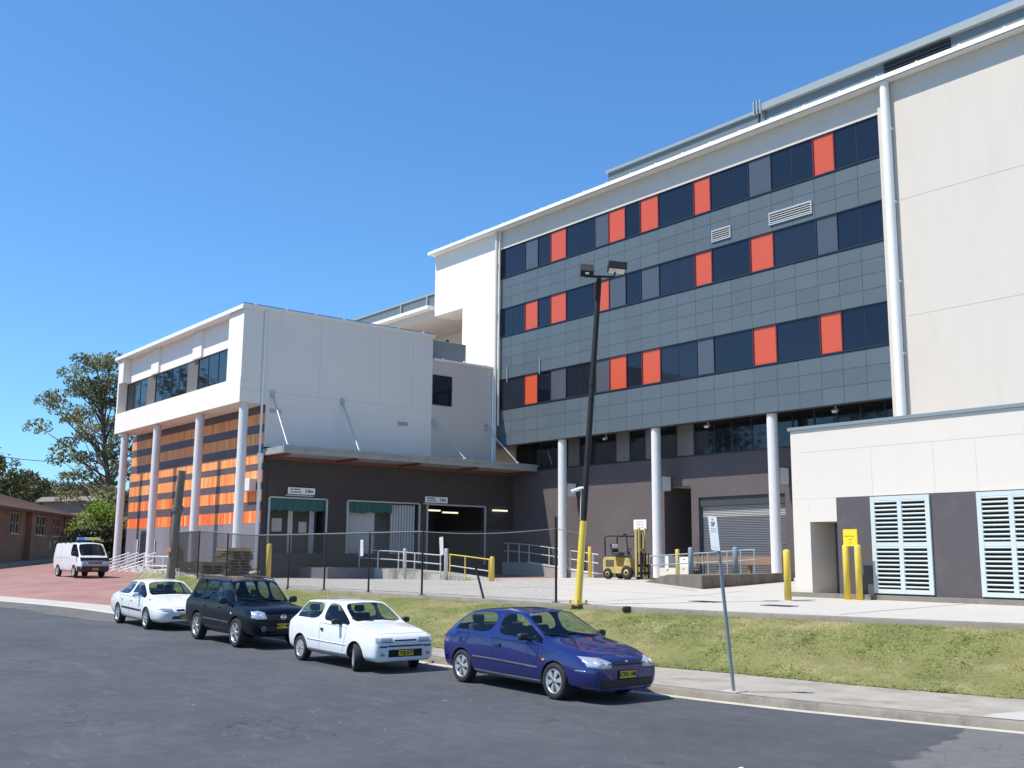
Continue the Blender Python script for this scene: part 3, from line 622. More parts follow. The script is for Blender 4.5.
# clearance signs over the dock openings
def clearance(y, z, label):
    t = thing('clearance_sign', label, 'sign', (XF + .1, y, z), 'clearance signs over the dock')
    s = MB(); s.box(XF + .06, XF + .1, y - .85, y + .85, z - .17, z + .2); s.build('board', signwhite, t)
    k = MB(); add_text(k, 'MAXIMUM', .13, (XF + .102, y - .4, z + .095), (0, 1, 0), (0, 0, 1), 0, .004); add_text(k, 'CLEARANCE', .13, (XF + .102, y - .38, z - .06), (0, 1, 0), (0, 0, 1), 0, .004); add_text(k, '3.8m', .27, (XF + .102, y + .48, z + .02), (0, 1, 0), (0, 0, 1), 0, .008)
    k.build('lettering', signblack, t)
    q = MB(); q.box(XF + .06, XF + .13, y - 1.0, y + .75, z - .28, z - .22); q.build('bar', galv, t)
clearance(28.0, 6.1, 'white clearance sign above the leftmost dock opening with the teal blind')
clearance(37.35, 5.98, 'white clearance sign on the frame post of the lit dock opening further right')

# ================================================================== low service building on the right
SB = thing('service_building', 'low white building with dark grey panels and pale louvre panels beside the forecourt', 'building', (-18, 27, 1.3))
YS = 27.0
b = MB(); b.box(-19.85, 3, YS, YS + .25, 4.303, 6.42); b.box(-19.85, -19.24, YS, YS + .25, 1.3, 4.3); b.box(-19.237, -18.3, YS, YS + .25, 3.6, 4.3)
b.box(-19.85, -19.6, YS + .252, 41.9, 1.3, 6.42); b.box(-19.59, 3, YS + .252, 41.9, 4.31, 6.3); b.box(-19.5, -19.242, YS + .252, YS + 1.3, 1.3, 3.6)
b.build('wall', whiteS, SB)
jn = MB(); jn.box(-19.6, 3, YS - .003, YS - .0005, 5.72, 5.74)
for x in (-17.08, -15.16, -13.95, -12.1): jn.box(x, x + .02, YS - .003, YS - .0005, 4.31, 5.72)
jn.build('wall_joint', mat('wall joint shadow gap', (.59, .55, .48)), SB)
c = MB(); c.box(-19.92, 3.1, YS - .06, 42, 6.423, 6.52); c.build('roof_capping', mat('blue grey capping', (.22, .26, .28), .45, metal=.1), SB)
g = MB(); g.box(-18.297, 3, YS, YS + .25, 1.5, 4.3); g.build('grey_panel', panel_grey, SB)
dd = MB(); dd.box(-19.23, -17.6, YS + 1.25, YS + 1.3, 1.45, 3.6, 0)
for k in range(16): dd.box(-18.5, -18.25, YS + 1.21, YS + 1.25, 1.6 + k * .1, 1.64 + k * .1, 1)
dd.box(-18.48, -18.3, YS + 1.2, YS + 1.25, 3.2, 3.4, 1); dd.box(-18.3, -17.6, YS + .251, YS + 1.25, 1.3, 3.7, 2); dd.box(-19.2, -18.2, YS + .25, YS + 1.3, 3.602, 3.64, 2)
dd.build('recessed_door', [mat('grey mauve door', (.13, .115, .12), .6), dark_in, white], SB)
pt = MB(); pt.box(-20.0, 3, YS - .12, YS - .004, 1.2, 1.5); pt.build('plinth', kerbcon, SB)
pt = MB(); pt.box(-19.3, -18.2, YS - .003, YS + 1.3, 1.2, 1.46); pt.build('door_step', newcon, SB)
for x0 in (-17.13, -13.97):
    x1 = x0 + 1.82; z0, z1 = 1.55, 4.27; yp = YS - .07
    f = MB(); 
    for x in (x0, (x0 + x1) / 2 - .065, x1 - .13): f.box(x, x + .13, yp, YS - .004, z0, z1)
    for z in (z0, (z0 + z1) / 2 - .06, z1 - .12):
        for xa, xb in ((x0 + .132, (x0 + x1) / 2 - .067), ((x0 + x1) / 2 + .067, x1 - .132)): f.box(xa, xb, yp + .003, YS - .004, z, z + .12)
    fr = sub(f.build('louvre_panel', louvrepaint, SB))
    bk = MB(); bk.box(x0 + .05, x1 - .05, YS - .0035, YS - .001, z0 + .05, z1 - .05); bk.build('dark_backing', mat('black green void', (.006, .009, .008), .9), fr)
    for xa, xb in ((x0 + .134, (x0 + x1) / 2 - .069), ((x0 + x1) / 2 + .069, x1 - .134)):
        for za in (z0 + .12, (z0 + z1) / 2 + .06):
            s = MB(); hh = (z1 - z0) / 2 - .18
            for k in range(10): s.obox(((xa + xb) / 2, YS - .038, za + .07 + k * (hh - .1) / 9), (xb - xa, .058, .034), Matrix.Rotation(R(-20), 3, 'X'))
            s.build('louvre_blades', louvrepaint, fr)
# ================================================================== vehicles
carglass = glassmat('car glass', (.74, .82, .79))
darkglass = glassmat('dark tinted car glass', (.38, .46, .50))
lampglass = mat('headlamp lens', (.50, .54, .58), .10, metal=.45, spec=.8); reflector = mat('headlamp reflector', (.80, .82, .85), .15, metal=.6)
def lamps(T, bvh, s, pts, r):
    for y, z in pts: mb = MB(); patch(T, '', bvh, [(s * y + r * math.cos(a), z + r * math.sin(a)) for a in np.linspace(0, 2 * math.pi, 13)[:-1]], 'front', None, off=.007, step=.03, mb=mb); mb.build('headlight_reflector', reflector, T)
amber = mat('amber indicator', (.75, .25, .03), .2)
chrome = mat('chrome', (.8, .8, .82), .12, metal=1)
alloy = mat('silver wheel', (.62, .63, .64), .32, metal=.65)
seatm = mat('dark seat fabric', (.055, .058, .062), .9)
platey = mat('yellow number plate', (.72, .50, .03), .5)
def paint(name, c, coat=1.0, rough=.35, metal=.0, var=.015, spec=.5): return mat(name, c, rough, metal, var=var, vscale=6, coat=coat, spec=spec)

def build_body(T, rings, glass_regions, paintm, glassm, wheels, arch_r, halfw, inset=.024):
    """rings: rear->front (x, zb, ws, zm, wm, zs, wb, zt, wt, zc). glass_regions: list of (name, 'side'/'top', i0, i1)"""
    bm = bmesh.new(); n = len(rings); V = []
    cr = bm.edges.layers.float.new('crease_edge'); cv = bm.verts.layers.float.new('crease_vert')
    for (x, zb, ws, zm, wm, zs, wb, zt, wt, zc) in rings:
        half = [(0, zb), (ws * .86, zb), (ws, zb + .07), (wm, zm), (wb, zs), (wt, zt), (wt * .6, zt + (zc - zt) * .75), (0, zc)]
        ring = [bm.verts.new((x, y, z)) for y, z in half] + [bm.verts.new((x, -y, z)) for y, z in half[-2:0:-1]]
        V.append(ring)
    k = len(V[0]); F = {}
    for i in range(n - 1):
        for j in range(k): F[i, j] = bm.faces.new((V[i][j], V[i][(j + 1) % k], V[i + 1][(j + 1) % k], V[i + 1][j]))
    # end caps as bands of quads
    for ring, rev in ((V[0], False), (V[-1], True)):
        L = len(ring); h = L // 2
        for a in range(h):
            q = [ring[a], ring[a + 1], ring[(L - a - 1) % L], ring[(L - a) % L]]
            q = [v for p, v in enumerate(q) if v not in q[:p]]
            if len(q) >= 3: bm.faces.new(q[::-1] if not rev else q)
    def soft(a, b, v):
        e = bm.edges.get((a, b))
        if e: e[cr] = max(e[cr], v)
    for i in range(n - 1):
        for j, v in ((1, .8), (2, .4), (4, .5), (5, .5)):
            for jj in (j, k - j): soft(V[i][jj], V[i + 1][jj], v)
    for ring in (V[0], V[-1]):
        for j in range(k): soft(ring[j], ring[(j + 1) % k], .8)
    bmesh.ops.recalc_face_normals(bm, faces=bm.faces)
    for f in bm.faces: f.smooth = True
    for i in range(n - 1): 
        for j in (0, k - 1): F[i, j].material_index = 1
    names = [('paint', 0), ('under', 1)]
    gl = []
    def side_js(s): return [4] if s > 0 else [k - 5]
    for name, kind, i0, i1 in glass_regions:
        sets = [[F[i, j] for i in range(i0, i1) for j in ([5, 6, k - 7, k - 6])]] if kind == 'top' else [[F[i, j] for i in range(i0, i1) for j in side_js(s)] for s in (1, -1)]
        for fs in sets: gl.append((name, fs))
    idx = 2
    for name, fs in gl:
        r = bmesh.ops.inset_region(bm, faces=fs, thickness=inset, use_even_offset=True, use_boundary=True)
        for f in fs: f.material_index = idx
        for f in fs:
            for e in f.edges:
                if any(g not in fs for g in e.link_faces): e[cr] = 1
        outer = {v for f in fs for v in f.verts}
        for v in outer:
            es = [e for e in v.link_edges if e[cr] >= 1]
            if len(es) == 2 and (es[0].other_vert(v).co - v.co).normalized().dot((es[1].other_vert(v).co - v.co).normalized()) > -.9: v[cv] = 1
        seal = bmesh.ops.inset_region(bm, faces=fs, thickness=.017, use_even_offset=True, use_boundary=True)['faces']
        for f in seal: f.material_index = 1; f.smooth = True
        for f in fs: f.material_index = idx
        fset = set(fs)
        for f in fs:
            for e in f.edges:
                if any(g not in fset for g in e.link_faces): e[cr] = 1
        bnd = {v: [e for e in v.link_edges if e[cr] >= 1 and any(g in fset for g in e.link_faces) and any(g not in fset for g in e.link_faces)] for f in fs for v in f.verts}
        for v, es in bnd.items():
            if len(es) == 2:
                d0 = (es[0].other_vert(v).co - v.co).normalized(); d1 = (es[1].other_vert(v).co - v.co).normalized()
                if d0.dot(d1) > -.9: v[cv] = 1
        idx += 1
    # firm edges: sill, bonnet rim
    me = bpy.data.meshes.new('cage'); bm.to_mesh(me); bm.free()
    ob = bpy.data.objects.new('cage', me); COL.objects.link(ob); sm = ob.modifiers.new('s', 'SUBSURF'); sm.levels = 2; sm.render_levels = 2
    for _ in range(idx): me.materials.append(paintm)
    dg = bpy.context.evaluated_depsgraph_get(); dg.update(); full = bpy.data.meshes.new_from_object(ob.evaluated_get(dg))
    bpy.data.objects.remove(ob)
    bmf = bmesh.new(); bmf.from_mesh(full); bvh = BVHTree.FromBMesh(bmf)
    parts = {}
    for mi in range(2, idx):
        b2 = bmf.copy(); bmesh.ops.delete(b2, geom=[f for f in b2.faces if f.material_index != mi], context='FACES'); parts[mi] = b2
    b2 = bmf.copy(); bmesh.ops.delete(b2, geom=[f for f in b2.faces if f.material_index >= 2], context='FACES'); bmf.free()
    body = bpy.data.meshes.new('body'); b2.to_mesh(body); b2.free()
    body.materials.clear()
    for q in (paintm, darkplastic): body.materials.append(q)
    ob = bpy.data.objects.new('body', body); COL.objects.link(ob)
    # wheel arches cut out with cylinders
    cut = MB()
    for (wx, wz) in wheels:
        for s in (1, -1): cut.rod((wx, s * (halfw - .30), wz), (wx, s * (halfw + .3), wz), arch_r, n=36, smooth=False)
    cm = bpy.data.meshes.new('cut'); cm.from_pydata(cut.v, [], cut.f); cm.materials.append(paintm); cm.materials.append(darkplastic)
    for p in cm.polygons: p.material_index = 1
    co = bpy.data.objects.new('cut', cm); COL.objects.link(co)
    bo = ob.modifiers.new('b', 'BOOLEAN'); bo.operation = 'DIFFERENCE'; bo.object = co; bo.solver = 'EXACT'; bo.use_hole_tolerant = True
    dg = bpy.context.evaluated_depsgraph_get(); dg.update(); res = bpy.data.meshes.new_from_object(ob.evaluated_get(dg))
    ob.modifiers.clear(); ob.data = res; bpy.data.objects.remove(co)
    for p in res.polygons: p.use_smooth = True
    ob.parent = T; bpy.data.meshes.remove(body)
    sd = ob.modifiers.new('edge', 'EDGE_SPLIT'); sd.split_angle = R(40)
    for mi, b3 in parts.items():
        nm = gl[mi - 2][0]; me = bpy.data.meshes.new(nm); b3.to_mesh(me); b3.free(); me.materials.clear(); me.materials.append(glassm[nm] if isinstance(glassm, dict) else glassm)
        for p in me.polygons: p.material_index = 0; p.use_smooth = True
        o = bpy.data.objects.new(nm, me); COL.objects.link(o); o.parent = T
    return ob, bvh

def patch(T, name, bvh, poly, view, material, off=.004, step=.03, skirt=True, d=None, mb=None):
    """poly in (u, v) seen along view: 'side+' / 'side-' (u=x, v=z), 'front' (u=y, v=z), 'rear', 'top' (u=x, v=y); laid on the body with real thickness"""
    poly = [Vector(p) for p in poly]
    pts = list(poly); us = [p.x for p in poly]; vs = [p.y for p in poly]
    # resample border
    bord = []
    for a, b in zip(poly, poly[1:] + poly[:1]):
        q = max(1, int((b - a).length / step)); bord += [a + (b - a) * t / q for t in range(q)]
    inner = []
    def inside(p):
        c = False
        for a, b in zip(bord, bord[1:] + bord[:1]):
            if (a.y > p.y) != (b.y > p.y) and p.x < (b.x - a.x) * (p.y - a.y) / (b.y - a.y) + a.x: c = not c
        return c
    u = min(us) + step * .5
    while u < max(us):
        v = min(vs) + step * .5
        while v < max(vs):
            p = Vector((u, v))
            if inside(p) and min((p - q).length for q in bord) > step * .35: inner.append(p)
            v += step
        u += step
    allp = bord + inner; nb = len(bord)
    res = geometry.delaunay_2d_cdt(allp, [(i, (i + 1) % nb) for i in range(nb)], [list(range(nb))], 1, 1e-6)
    vv, _, ff = res[0], res[1], res[2]
    dirs = {'side-': Vector((0, 1, 0)), 'side+': Vector((0, -1, 0)), 'front': Vector((-1, 0, 0)), 'rear': Vector((1, 0, 0)), 'top': Vector((0, 0, -1))}
    if view in dirs:
        D = dirs[view]
        org = {'side-': lambda p: Vector((p.x, -3, p.y)), 'side+': lambda p: Vector((p.x, 3, p.y)), 'front': lambda p: Vector((5, p.x, p.y)), 'rear': lambda p: Vector((-5, p.x, p.y)), 'top': lambda p: Vector((p.x, p.y, 4))}[view]
    else:
        D = Vector(view).normalized(); ux = Vector((-D.y, D.x, 0)).normalized(); uz = ux.cross(-D) * -1
        if uz.z < 0: uz = -uz
        org = lambda p: ux * p.x + Vector((0, 0, p.y)) - D * 6
    P = []; N = []
    for p in vv:
        h = bvh.ray_cast(org(p), D)
        if h[0] is None: h = bvh.find_nearest(org(p) + D * 3)
        nn = h[1]; nn = -nn if nn.dot(D) > 0 else nn
        P.append(h[0] + nn * off); N.append(nn)
    own = mb is None; mb = mb or MB(); o = len(vv)
    fs = [tuple(f) for f in ff]
    # border of the triangulation for the skirt
    from collections import Counter
    ec = Counter()
    for f in fs:
        for a, b in zip(f, f[1:] + f[:1]): ec[tuple(sorted((a, b)))] += 1
    vs3 = list(P); sk = []
    if skirt:
        low = [p - nn * (off + .012) for p, nn in zip(P, N)]; vs3 += low
        for (a, b), c in ec.items():
            if c == 1: sk.append((a, b, o + b, o + a))
    mb.add(vs3, fs + sk, 0, None, False)
    for i in range(len(fs)): mb.sm[-(len(sk) + len(fs)) + i] = True
    if own: return mb.build(name, material, T)
def rect(u0, u1, v0, v1): return [(u0, v0), (u1, v0), (u1, v1), (u0, v1)]
def line(p, w):
    """thin closed strip along a polyline"""
    p = [Vector(q) for q in p]; L = []; Rr = []
    for i, q in enumerate(p):
        d = (p[min(i + 1, len(p) - 1)] - p[max(i - 1, 0)]).normalized(); nrm = Vector((-d.y, d.x)) * w / 2; L.append(q + nrm); Rr.append(q - nrm)
    return L + Rr[::-1]

def wheel(T, x, y, r, w, side, spokes=6, steer=0, style='cap'):
    """side -1: outer face towards -y. tyre and rim as parts with a pivot at the hub"""
    E = bpy.data.objects.new('wheel', None)
    rim_r = r * .69
    t = MB(); prof = [(rim_r * .98, -w * .42), (rim_r * 1.04, -w * .5), (r * .93, -w * .5), (r * .985, -w * .40), (r, -w * .25), (r, w * .25), (r * .985, w * .40), (r * .93, w * .5), (rim_r * 1.04, w * .5), (rim_r * .98, w * .42)]
    t.lathe(prof, 36, 1)
    for q in (-.12, .12): pass
    o = t.build('wheel', rubber, T, fix=True); o.location = (x, y, r); o.rotation_euler = (0, 0, steer)
    rim = MB(); s = side
    rim.lathe([(rim_r * 1.0, s * w * .40), (rim_r * .97, s * w * .47), (rim_r * .90, s * w * .44), (rim_r * .86, s * w * .22)], 36, 1)
    rim.lathe([(0, s * w * .20), (rim_r * .9, s * w * .2)], 36, 1, mi=1)
    rim.lathe([(0, s * w * .47), (rim_r * .20, s * w * .46), (rim_r * .26, s * w * .38), (rim_r * .27, s * w * .2)], 24, 1)
    for k in range(spokes):
        a = 2 * math.pi * k / spokes + .2; a1 = .20 if style == 'cap' else .13
        p = []
        for rr, da, dep in ((rim_r * .2, a1 * 1.5, .45), (rim_r * .92, a1 * 1.35 if style == 'cap' else a1, .42)):
            for sg in (-1, 1): p.append((rr * math.cos(a + sg * da), s * w * dep, rr * math.sin(a + sg * da)))
        q = [(v[0], s * w * .22, v[2]) for v in p]
        rim.add(p + q, [(0, 1, 3, 2), (0, 2, 6, 4), (1, 5, 7, 3), (2, 3, 7, 6), (0, 4, 5, 1)])
    for k in range(5):
        a = 2 * math.pi * k / 5; rim.rod((rim_r * .12 * math.cos(a), s * w * .46, rim_r * .12 * math.sin(a)), (rim_r * .12 * math.cos(a), s * w * .48, rim_r * .12 * math.sin(a)), .012, n=6, mi=1)
    ro = rim.build('rim', [alloy, darkplastic], None); ro.parent = o
    bpy.data.objects.remove(E)
    return o

def mirror_part(T, bvh, x, z, side, m_, hw, size=(.10, .19, .12)):
    mb = MB(); y = side * (hw + size[1] * .5 + .02)
    bm = bmesh.new(); bmesh.ops.create_uvsphere(bm, u_segments=16, v_segments=10, radius=.5)
    vs = []
    for v in bm.verts:
        q = v.co; q = Vector([math.copysign(abs(c * 2) ** .6 / 2, c) for c in q]); vs.append((x + q.x * size[0] * (1.0 - .3 * side * q.y * 0), y + q.y * size[1], z + q.z * size[2]))
    mb.add(vs, [[v.index for v in f.verts] for f in bm.faces], 0, None, True); bm.free()
    mb.obox((x - size[0] * .42, y, z), (.012, size[1] * .8, size[2] * .75), mi=1)
    mb.obox((x + .03, side * (hw - .01), z - size[1] * .22), (.07, .12, .05))
    mb.build('wing_mirror', [m_, chrome], T)

def plate(T, x, z, txt, w=.37, h=.11, tilt=0, back=platey, y=0):
    p = MB(); p.obox((x, y, z), (.012, w, h), mi=0); p.obox((x - .004, y, z), (.01, w + .02, h + .02), mi=1)
    o = p.build('number_plate', [back, darkplastic], T)
    t = MB(); add_text(t, txt, h * .86, (x + .0085, y, z), (0, 1, 0), (0, 0, 1), 0, .003)
    q = t.build('plate_lettering', signblack, None); q.parent = o
    return o

def interior(T, x0, x1, hw, zf, seats, zdash, xdash, zseat=.62, bench=None, wheel_y=-.36):
    f = MB(); f.box(x0, x1, -hw, hw, zf - .03, zf); 
    f.prism([(xdash - .05, zf), (xdash + .75, zf), (xdash + .75, zdash - .03), (xdash + .1, zdash), (xdash - .05, zdash - .12)], 1, -hw, hw)
    f.build('interior', darkplastic, T)
    def seat(x, y, w):
        s = MB(); s.obox((x + .02, y, zf + .25), (.50, w, .16)); rot = Matrix.Rotation(R(-14), 3, 'Y')
        s.obox((x - .24, y, zf + .48), (.13, w * .96, .50), rot)
        for q in ([0] if w < .8 else [-.4, .4]): s.obox((x - .325, y + q, zf + .82), (.09, .25, .15), rot); s.rod((x - .29, y + q, zf + .70), (x - .32, y + q, zf + .78), .012)
        s.build('seat', seatm, T, bevel=.04, seg=3)
    for x, y in seats: seat(x, y, .50)
    if bench is not None: seat(bench, 0, hw * 1.75)
    s = MB(); c = Vector((xdash - .22, wheel_y, zdash - .02)); rt_ = Matrix.Rotation(R(-65), 3, 'Y')
    pts = [c + rt_ @ Vector((.18 * math.cos(a), .18 * math.sin(a), 0)) for a in np.linspace(0, 2 * math.pi, 20)]
    s.tube(pts, .014, 6); s.obox(c, (.30, .05, .02), rt_); s.obox(c, (.05, .3, .02), rt_); s.rod(c, c + Vector((.24, 0, -.08)), .02); s.build('steering_wheel', darkplastic, T)

def wipers(T, bvh, xs_, zs_, hw):
    w = MB()
    for y0, y1 in ((.45, -.12), (-.15, -.62)):
        pts = []
        for t in np.linspace(0, 1, 8):
            y = (y0 + (y1 - y0) * t) * hw / .8; h = bvh.ray_cast(Vector((5, y, zs_ + .02 + .05 * t)), Vector((-1, 0, 0)))
            if h[0]: pts.append(h[0] + h[1] * .012)
        if len(pts) > 2: w.tube(pts, .009, 5)
    w.build('wipers', black_m, T)

def seams(T, bvh, lines, w=.012, view='side-', m_=None):
    mb = MB()
    for L in lines: patch(T, '', bvh, line(L, w), view, None, off=.0018, step=.06, mb=mb)
    return mb
seamm = mat('panel gap', (.006, .006, .007), .9)

CARG = 'cars parked along the kerb'
# ---- blue three door hatchback
def blue_hatch():
    T = thing('parked_car', 'metallic dark blue three door hatchback, nearest the white parking sign', 'car', (0, 0, 0), CARG)
    rings = [(-2.04, .31, .52, .48, .60, .60, .60, .66, .50, .675), (-2.02, .26, .63, .48, .71, .66, .705, .77, .60, .785), (-1.97, .23, .70, .48, .775, .76, .765, .91, .62, .93),
             (-1.88, .22, .765, .49, .825, .87, .795, .99, .605, 1.01), (-1.60, .21, .80, .50, .845, .925, .80, 1.15, .585, 1.18), (-1.30, .20, .80, .50, .845, .925, .80, 1.285, .565, 1.32), (-1.16, .20, .80, .50, .846, .92, .805, 1.305, .56, 1.348),
             (-.385, .19, .80, .50, .846, .91, .81, 1.352, .555, 1.398), (-.335, .19, .80, .50, .846, .91, .81, 1.352, .555, 1.398), (.12, .19, .80, .50, .846, .905, .81, 1.33, .55, 1.38), (.22, .19, .80, .5, .846, .90, .81, 1.305, .555, 1.36),
             (.97, .19, .80, .50, .842, .86, .80, .925, .665, .965), (1.08, .20, .80, .50, .84, .85, .795, .90, .665, .945),
             (1.55, .20, .79, .49, .828, .78, .785, .84, .64, .87), (1.88, .20, .765, .46, .80, .70, .765, .775, .60, .80), (2.02, .20, .72, .43, .765, .63, .73, .72, .57, .74), (2.15, .19, .66, .41, .72, .60, .69, .68, .56, .69), (2.20, .21, .60, .41, .66, .56, .64, .62, .53, .63)]
    pm = paint('metallic dark blue', (.010, .014, .135), rough=.26, metal=.35)
    gls = [('side_window', 'side', 4, 7), ('side_window', 'side', 8, 11), ('windscreen', 'top', 10, 11), ('rear_window', 'top', 3, 5)]
    ob, bvh = build_body(T, rings, gls, pm, carglass, [(1.31, .29), (-1.31, .29)], .335, .845)
    for x in (1.31, -1.31):
        for s in (-1, 1): wheel(T, x, s * .735, .293, .185, s, 6)
    for s, v in ((-1, 'side-'), (1, 'side+')):
        mb = seams(T, bvh, [[(-.37, .87), (-.37, .42), (-.30, .27), (.75, .27), (.80, .45), (.86, .62), (.92, .84)], [(-.38, .87), (.9, .84)], [(.98, .84), (1.0, .66)], ], view=v)
        pass
        mb.build('door_gap', seamm, T)
        patch(T, 'rubbing_strip', bvh, line([(-.95, .505), (-.3, .50), (.9, .475)], .035), v, mat('dull blue strip', (.07, .075, .11), .6), off=.011)
        patch(T, 'side_skirt', bvh, line([(-.93, .245), (.93, .235)], .07), v, mat('grey blue sill', (.10, .115, .15), .5), off=.008)
        patch(T, 'indicator', bvh, rect(1.0, 1.07, .60, .63), v, amber, off=.004)
        h = MB(); h.obox((-.22, s * .842, .755), (.15, .03, .05)); h.build('door_handle', darkplastic, T, bevel=.012)
        mirror_part(T, bvh, .60, .96, s, darkplastic, .80)
        patch(T, 'headlight', bvh, [(s * y, z) for y, z in ((.735, .575), (.52, .55), (.345, .555), (.35, .645), (.50, .715), (.735, .735))], 'front', lampglass, off=.004, step=.035); lamps(T, bvh, s, ((.46, .612), (.60, .635)), .042)
        patch(T, 'tail_light', bvh, rect(-1.99, -1.90, .68, .88), v, mat('tail light red', (.4, .01, .01), .15), off=.004)
        mb2 = MB(); patch(T, '', bvh, [(1.80, .50), (2.02, .50), (2.02, .522), (1.80, .522)], v, None, off=.006, mb=mb2); mb2.build('bumper_trim', chrome, T)
    patch(T, 'grille', bvh, [(-.30, .595), (.30, .595), (.33, .655), (-.33, .655)], 'front', mat('black grille', (.01, .01, .012), .4), off=.003)
    patch(T, 'bumper_intake', bvh, [(-.56, .25), (.56, .25), (.60, .385), (-.60, .385)], 'front', mat('black grille', (.01, .01, .012)), off=.003)
    g = MB(); g.rod((2.165, 0, .635), (2.19, 0, .635), .032, n=12); g.build('badge', chrome, T)
    plate(T, 2.222, .45, 'CYG 14R'); wipers(T, bvh, .95, .94, .8)
    mb = seams(T, bvh, [[(-.62, .72), (-.60, .80)], ], view='front'); patch(T, '', bvh, line([(1.02, -.66), (1.85, -.60), (1.98, -.40), (2.0, 0), (1.98, .4), (1.85, .6), (1.02, .66)], .011), 'top', None, off=.0018, mb=mb); mb.build('bonnet_gap', seamm, T)
    interior(T, -1.75, .9, .74, .32, [(-.25, -.36), (-.25, .36)], .86, .62, bench=-1.05)
    st = MB(); h = bvh.ray_cast(Vector((5, -.47, 1.29)), Vector((-1, 0, 0))); st.obox(h[0] + h[1] * .004, (.003, .06, .05)); st.build('sticker', signwhite, T)
    return T
# ---- white three door hatchback
def white_hatch():
    T = thing('parked_car', 'small white three door hatchback with its front wheels turned outward', 'car', (0, 0, 0), CARG)
    rings = [(-1.845, .34, .62, .50, .69, .60, .69, .68, .56, .69), (-1.815, .28, .71, .49, .76, .68, .755, .80, .62, .815), (-1.77, .25, .745, .50, .79, .80, .775, .94, .61, .96), (-1.70, .24, .76, .51, .80, .905, .775, 1.01, .60, 1.03), (-1.46, .23, .765, .52, .805, .93, .775, 1.19, .58, 1.22),
             (-1.25, .22, .77, .52, .808, .93, .775, 1.325, .565, 1.36), (-1.14, .22, .77, .52, .81, .93, .775, 1.34, .56, 1.382), (-.335, .21, .77, .52, .81, .92, .775, 1.36, .555, 1.405), (-.285, .21, .77, .52, .81, .92, .775, 1.36, .555, 1.405),
             (.14, .21, .77, .52, .81, .91, .775, 1.34, .55, 1.387), (.24, .21, .77, .52, .81, .905, .775, 1.315, .55, 1.365), (.88, .21, .77, .52, .805, .875, .77, .94, .64, .975), (.98, .22, .77, .52, .802, .865, .765, .92, .645, .955),
             (1.45, .22, .76, .51, .79, .81, .75, .86, .625, .885), (1.76, .22, .74, .49, .765, .75, .735, .80, .61, .818), (1.88, .22, .715, .46, .74, .69, .715, .74, .60, .75), (1.935, .23, .67, .44, .70, .63, .68, .675, .58, .682), (1.955, .27, .60, .44, .64, .585, .625, .62, .54, .625)]
    pm = paint('white car paint', (.78, .78, .79), rough=.3)
    ob, bvh = build_body(T, rings, [('side_window', 'side', 4, 7), ('side_window', 'side', 8, 11), ('windscreen', 'top', 10, 11), ('rear_window', 'top', 3, 5)], pm, carglass, [(1.2, .275), (-1.2, .275)], .335, .81)
    for s in (-1, 1):
        wheel(T, -1.2, s * .70, .275, .175, s, 9); wheel(T, 1.2, s * .70, .275, .175, s, 9, steer=R(-24))
    for s, v in ((-1, 'side-'), (1, 'side+')):
        mb = seams(T, bvh, [[(-.31, .89), (-.31, .42), (-.25, .30), (.70, .30), (.76, .50), (.84, .86)], [(-.31, .89), (.84, .86)]], w=.010, view=v); mb.build('door_gap', mat('soft panel gap', (.16, .16, .17), .9), T)
        patch(T, 'rubbing_strip', bvh, line([(-.85, .52), (.85, .50)], .022), v, mat('white moulding', (.62, .62, .63), .5), off=.008)
        patch(T, 'side_skirt', bvh, line([(-.83, .29), (.83, .28)], .10), v, mat('grey sill band', (.30, .31, .33), .6), off=.006)
        h = MB(); h.obox((-.19, s * .803, .76), (.10, .03, .055)); h.build('door_handle', darkplastic, T, bevel=.012)
        mirror_part(T, bvh, .56, .965, s, darkplastic, .77)
        patch(T, 'headlight', bvh, [(s * .30, .61), (s * .60, .61), (s * .60, .705), (s * .32, .705)], 'front', mat('grey headlamp glass', (.30, .35, .37), .08, metal=.3), off=.004)
        patch(T, 'indicator', bvh, [(s * .61, .61), (s * .70, .62), (s * .70, .715), (s * .61, .705)], 'front', lampglass, off=.004)
        patch(T, 'bumper_light', bvh, rect(*sorted((s * .44, s * .63)), .515, .55), 'front', mat('dark amber lamp', (.09, .05, .035), .3), off=.004)
        patch(T, 'fog_light', bvh, rect(*sorted((s * .50, s * .62)), .345, .41), 'front', lampglass, off=.004)
    blk = mat('black grille', (.01, .01, .012))
    patch(T, 'grille', bvh, rect(-.27, .27, .635, .665), 'front', blk, off=.003)
    patch(T, 'bumper_slot', bvh, rect(-.42, .42, .525, .555), 'front', blk, off=.003)
    patch(T, 'bumper_intake', bvh, rect(-.41, .41, .32, .47), 'front', blk, off=.003)
    plate(T, 1.975, .40, 'YXJ 617', w=.36); wipers(T, bvh, .9, .955, .77)
    mb = MB(); patch(T, '', bvh, line([(.92, -.64), (1.72, -.63), (1.80, -.5), (1.82, 0), (1.80, .5), (1.72, .63), (.92, .64)], .009), 'top', None, off=.0018, mb=mb); mb.build('bonnet_gap', mat('soft panel gap', (.16, .16, .17)), T)
    interior(T, -1.5, .8, .70, .34, [(-.22, -.34), (-.22, .34)], .88, .55, bench=-.95, wheel_y=-.34)
    a = MB(); 
    for y in (-.3, .1): a.rod((-.9 + y, y * .4, 1.37), (-1.05 + y, y * .4, 1.75), .004, n=5)
    a.build('aerial', galv, T)
    return T
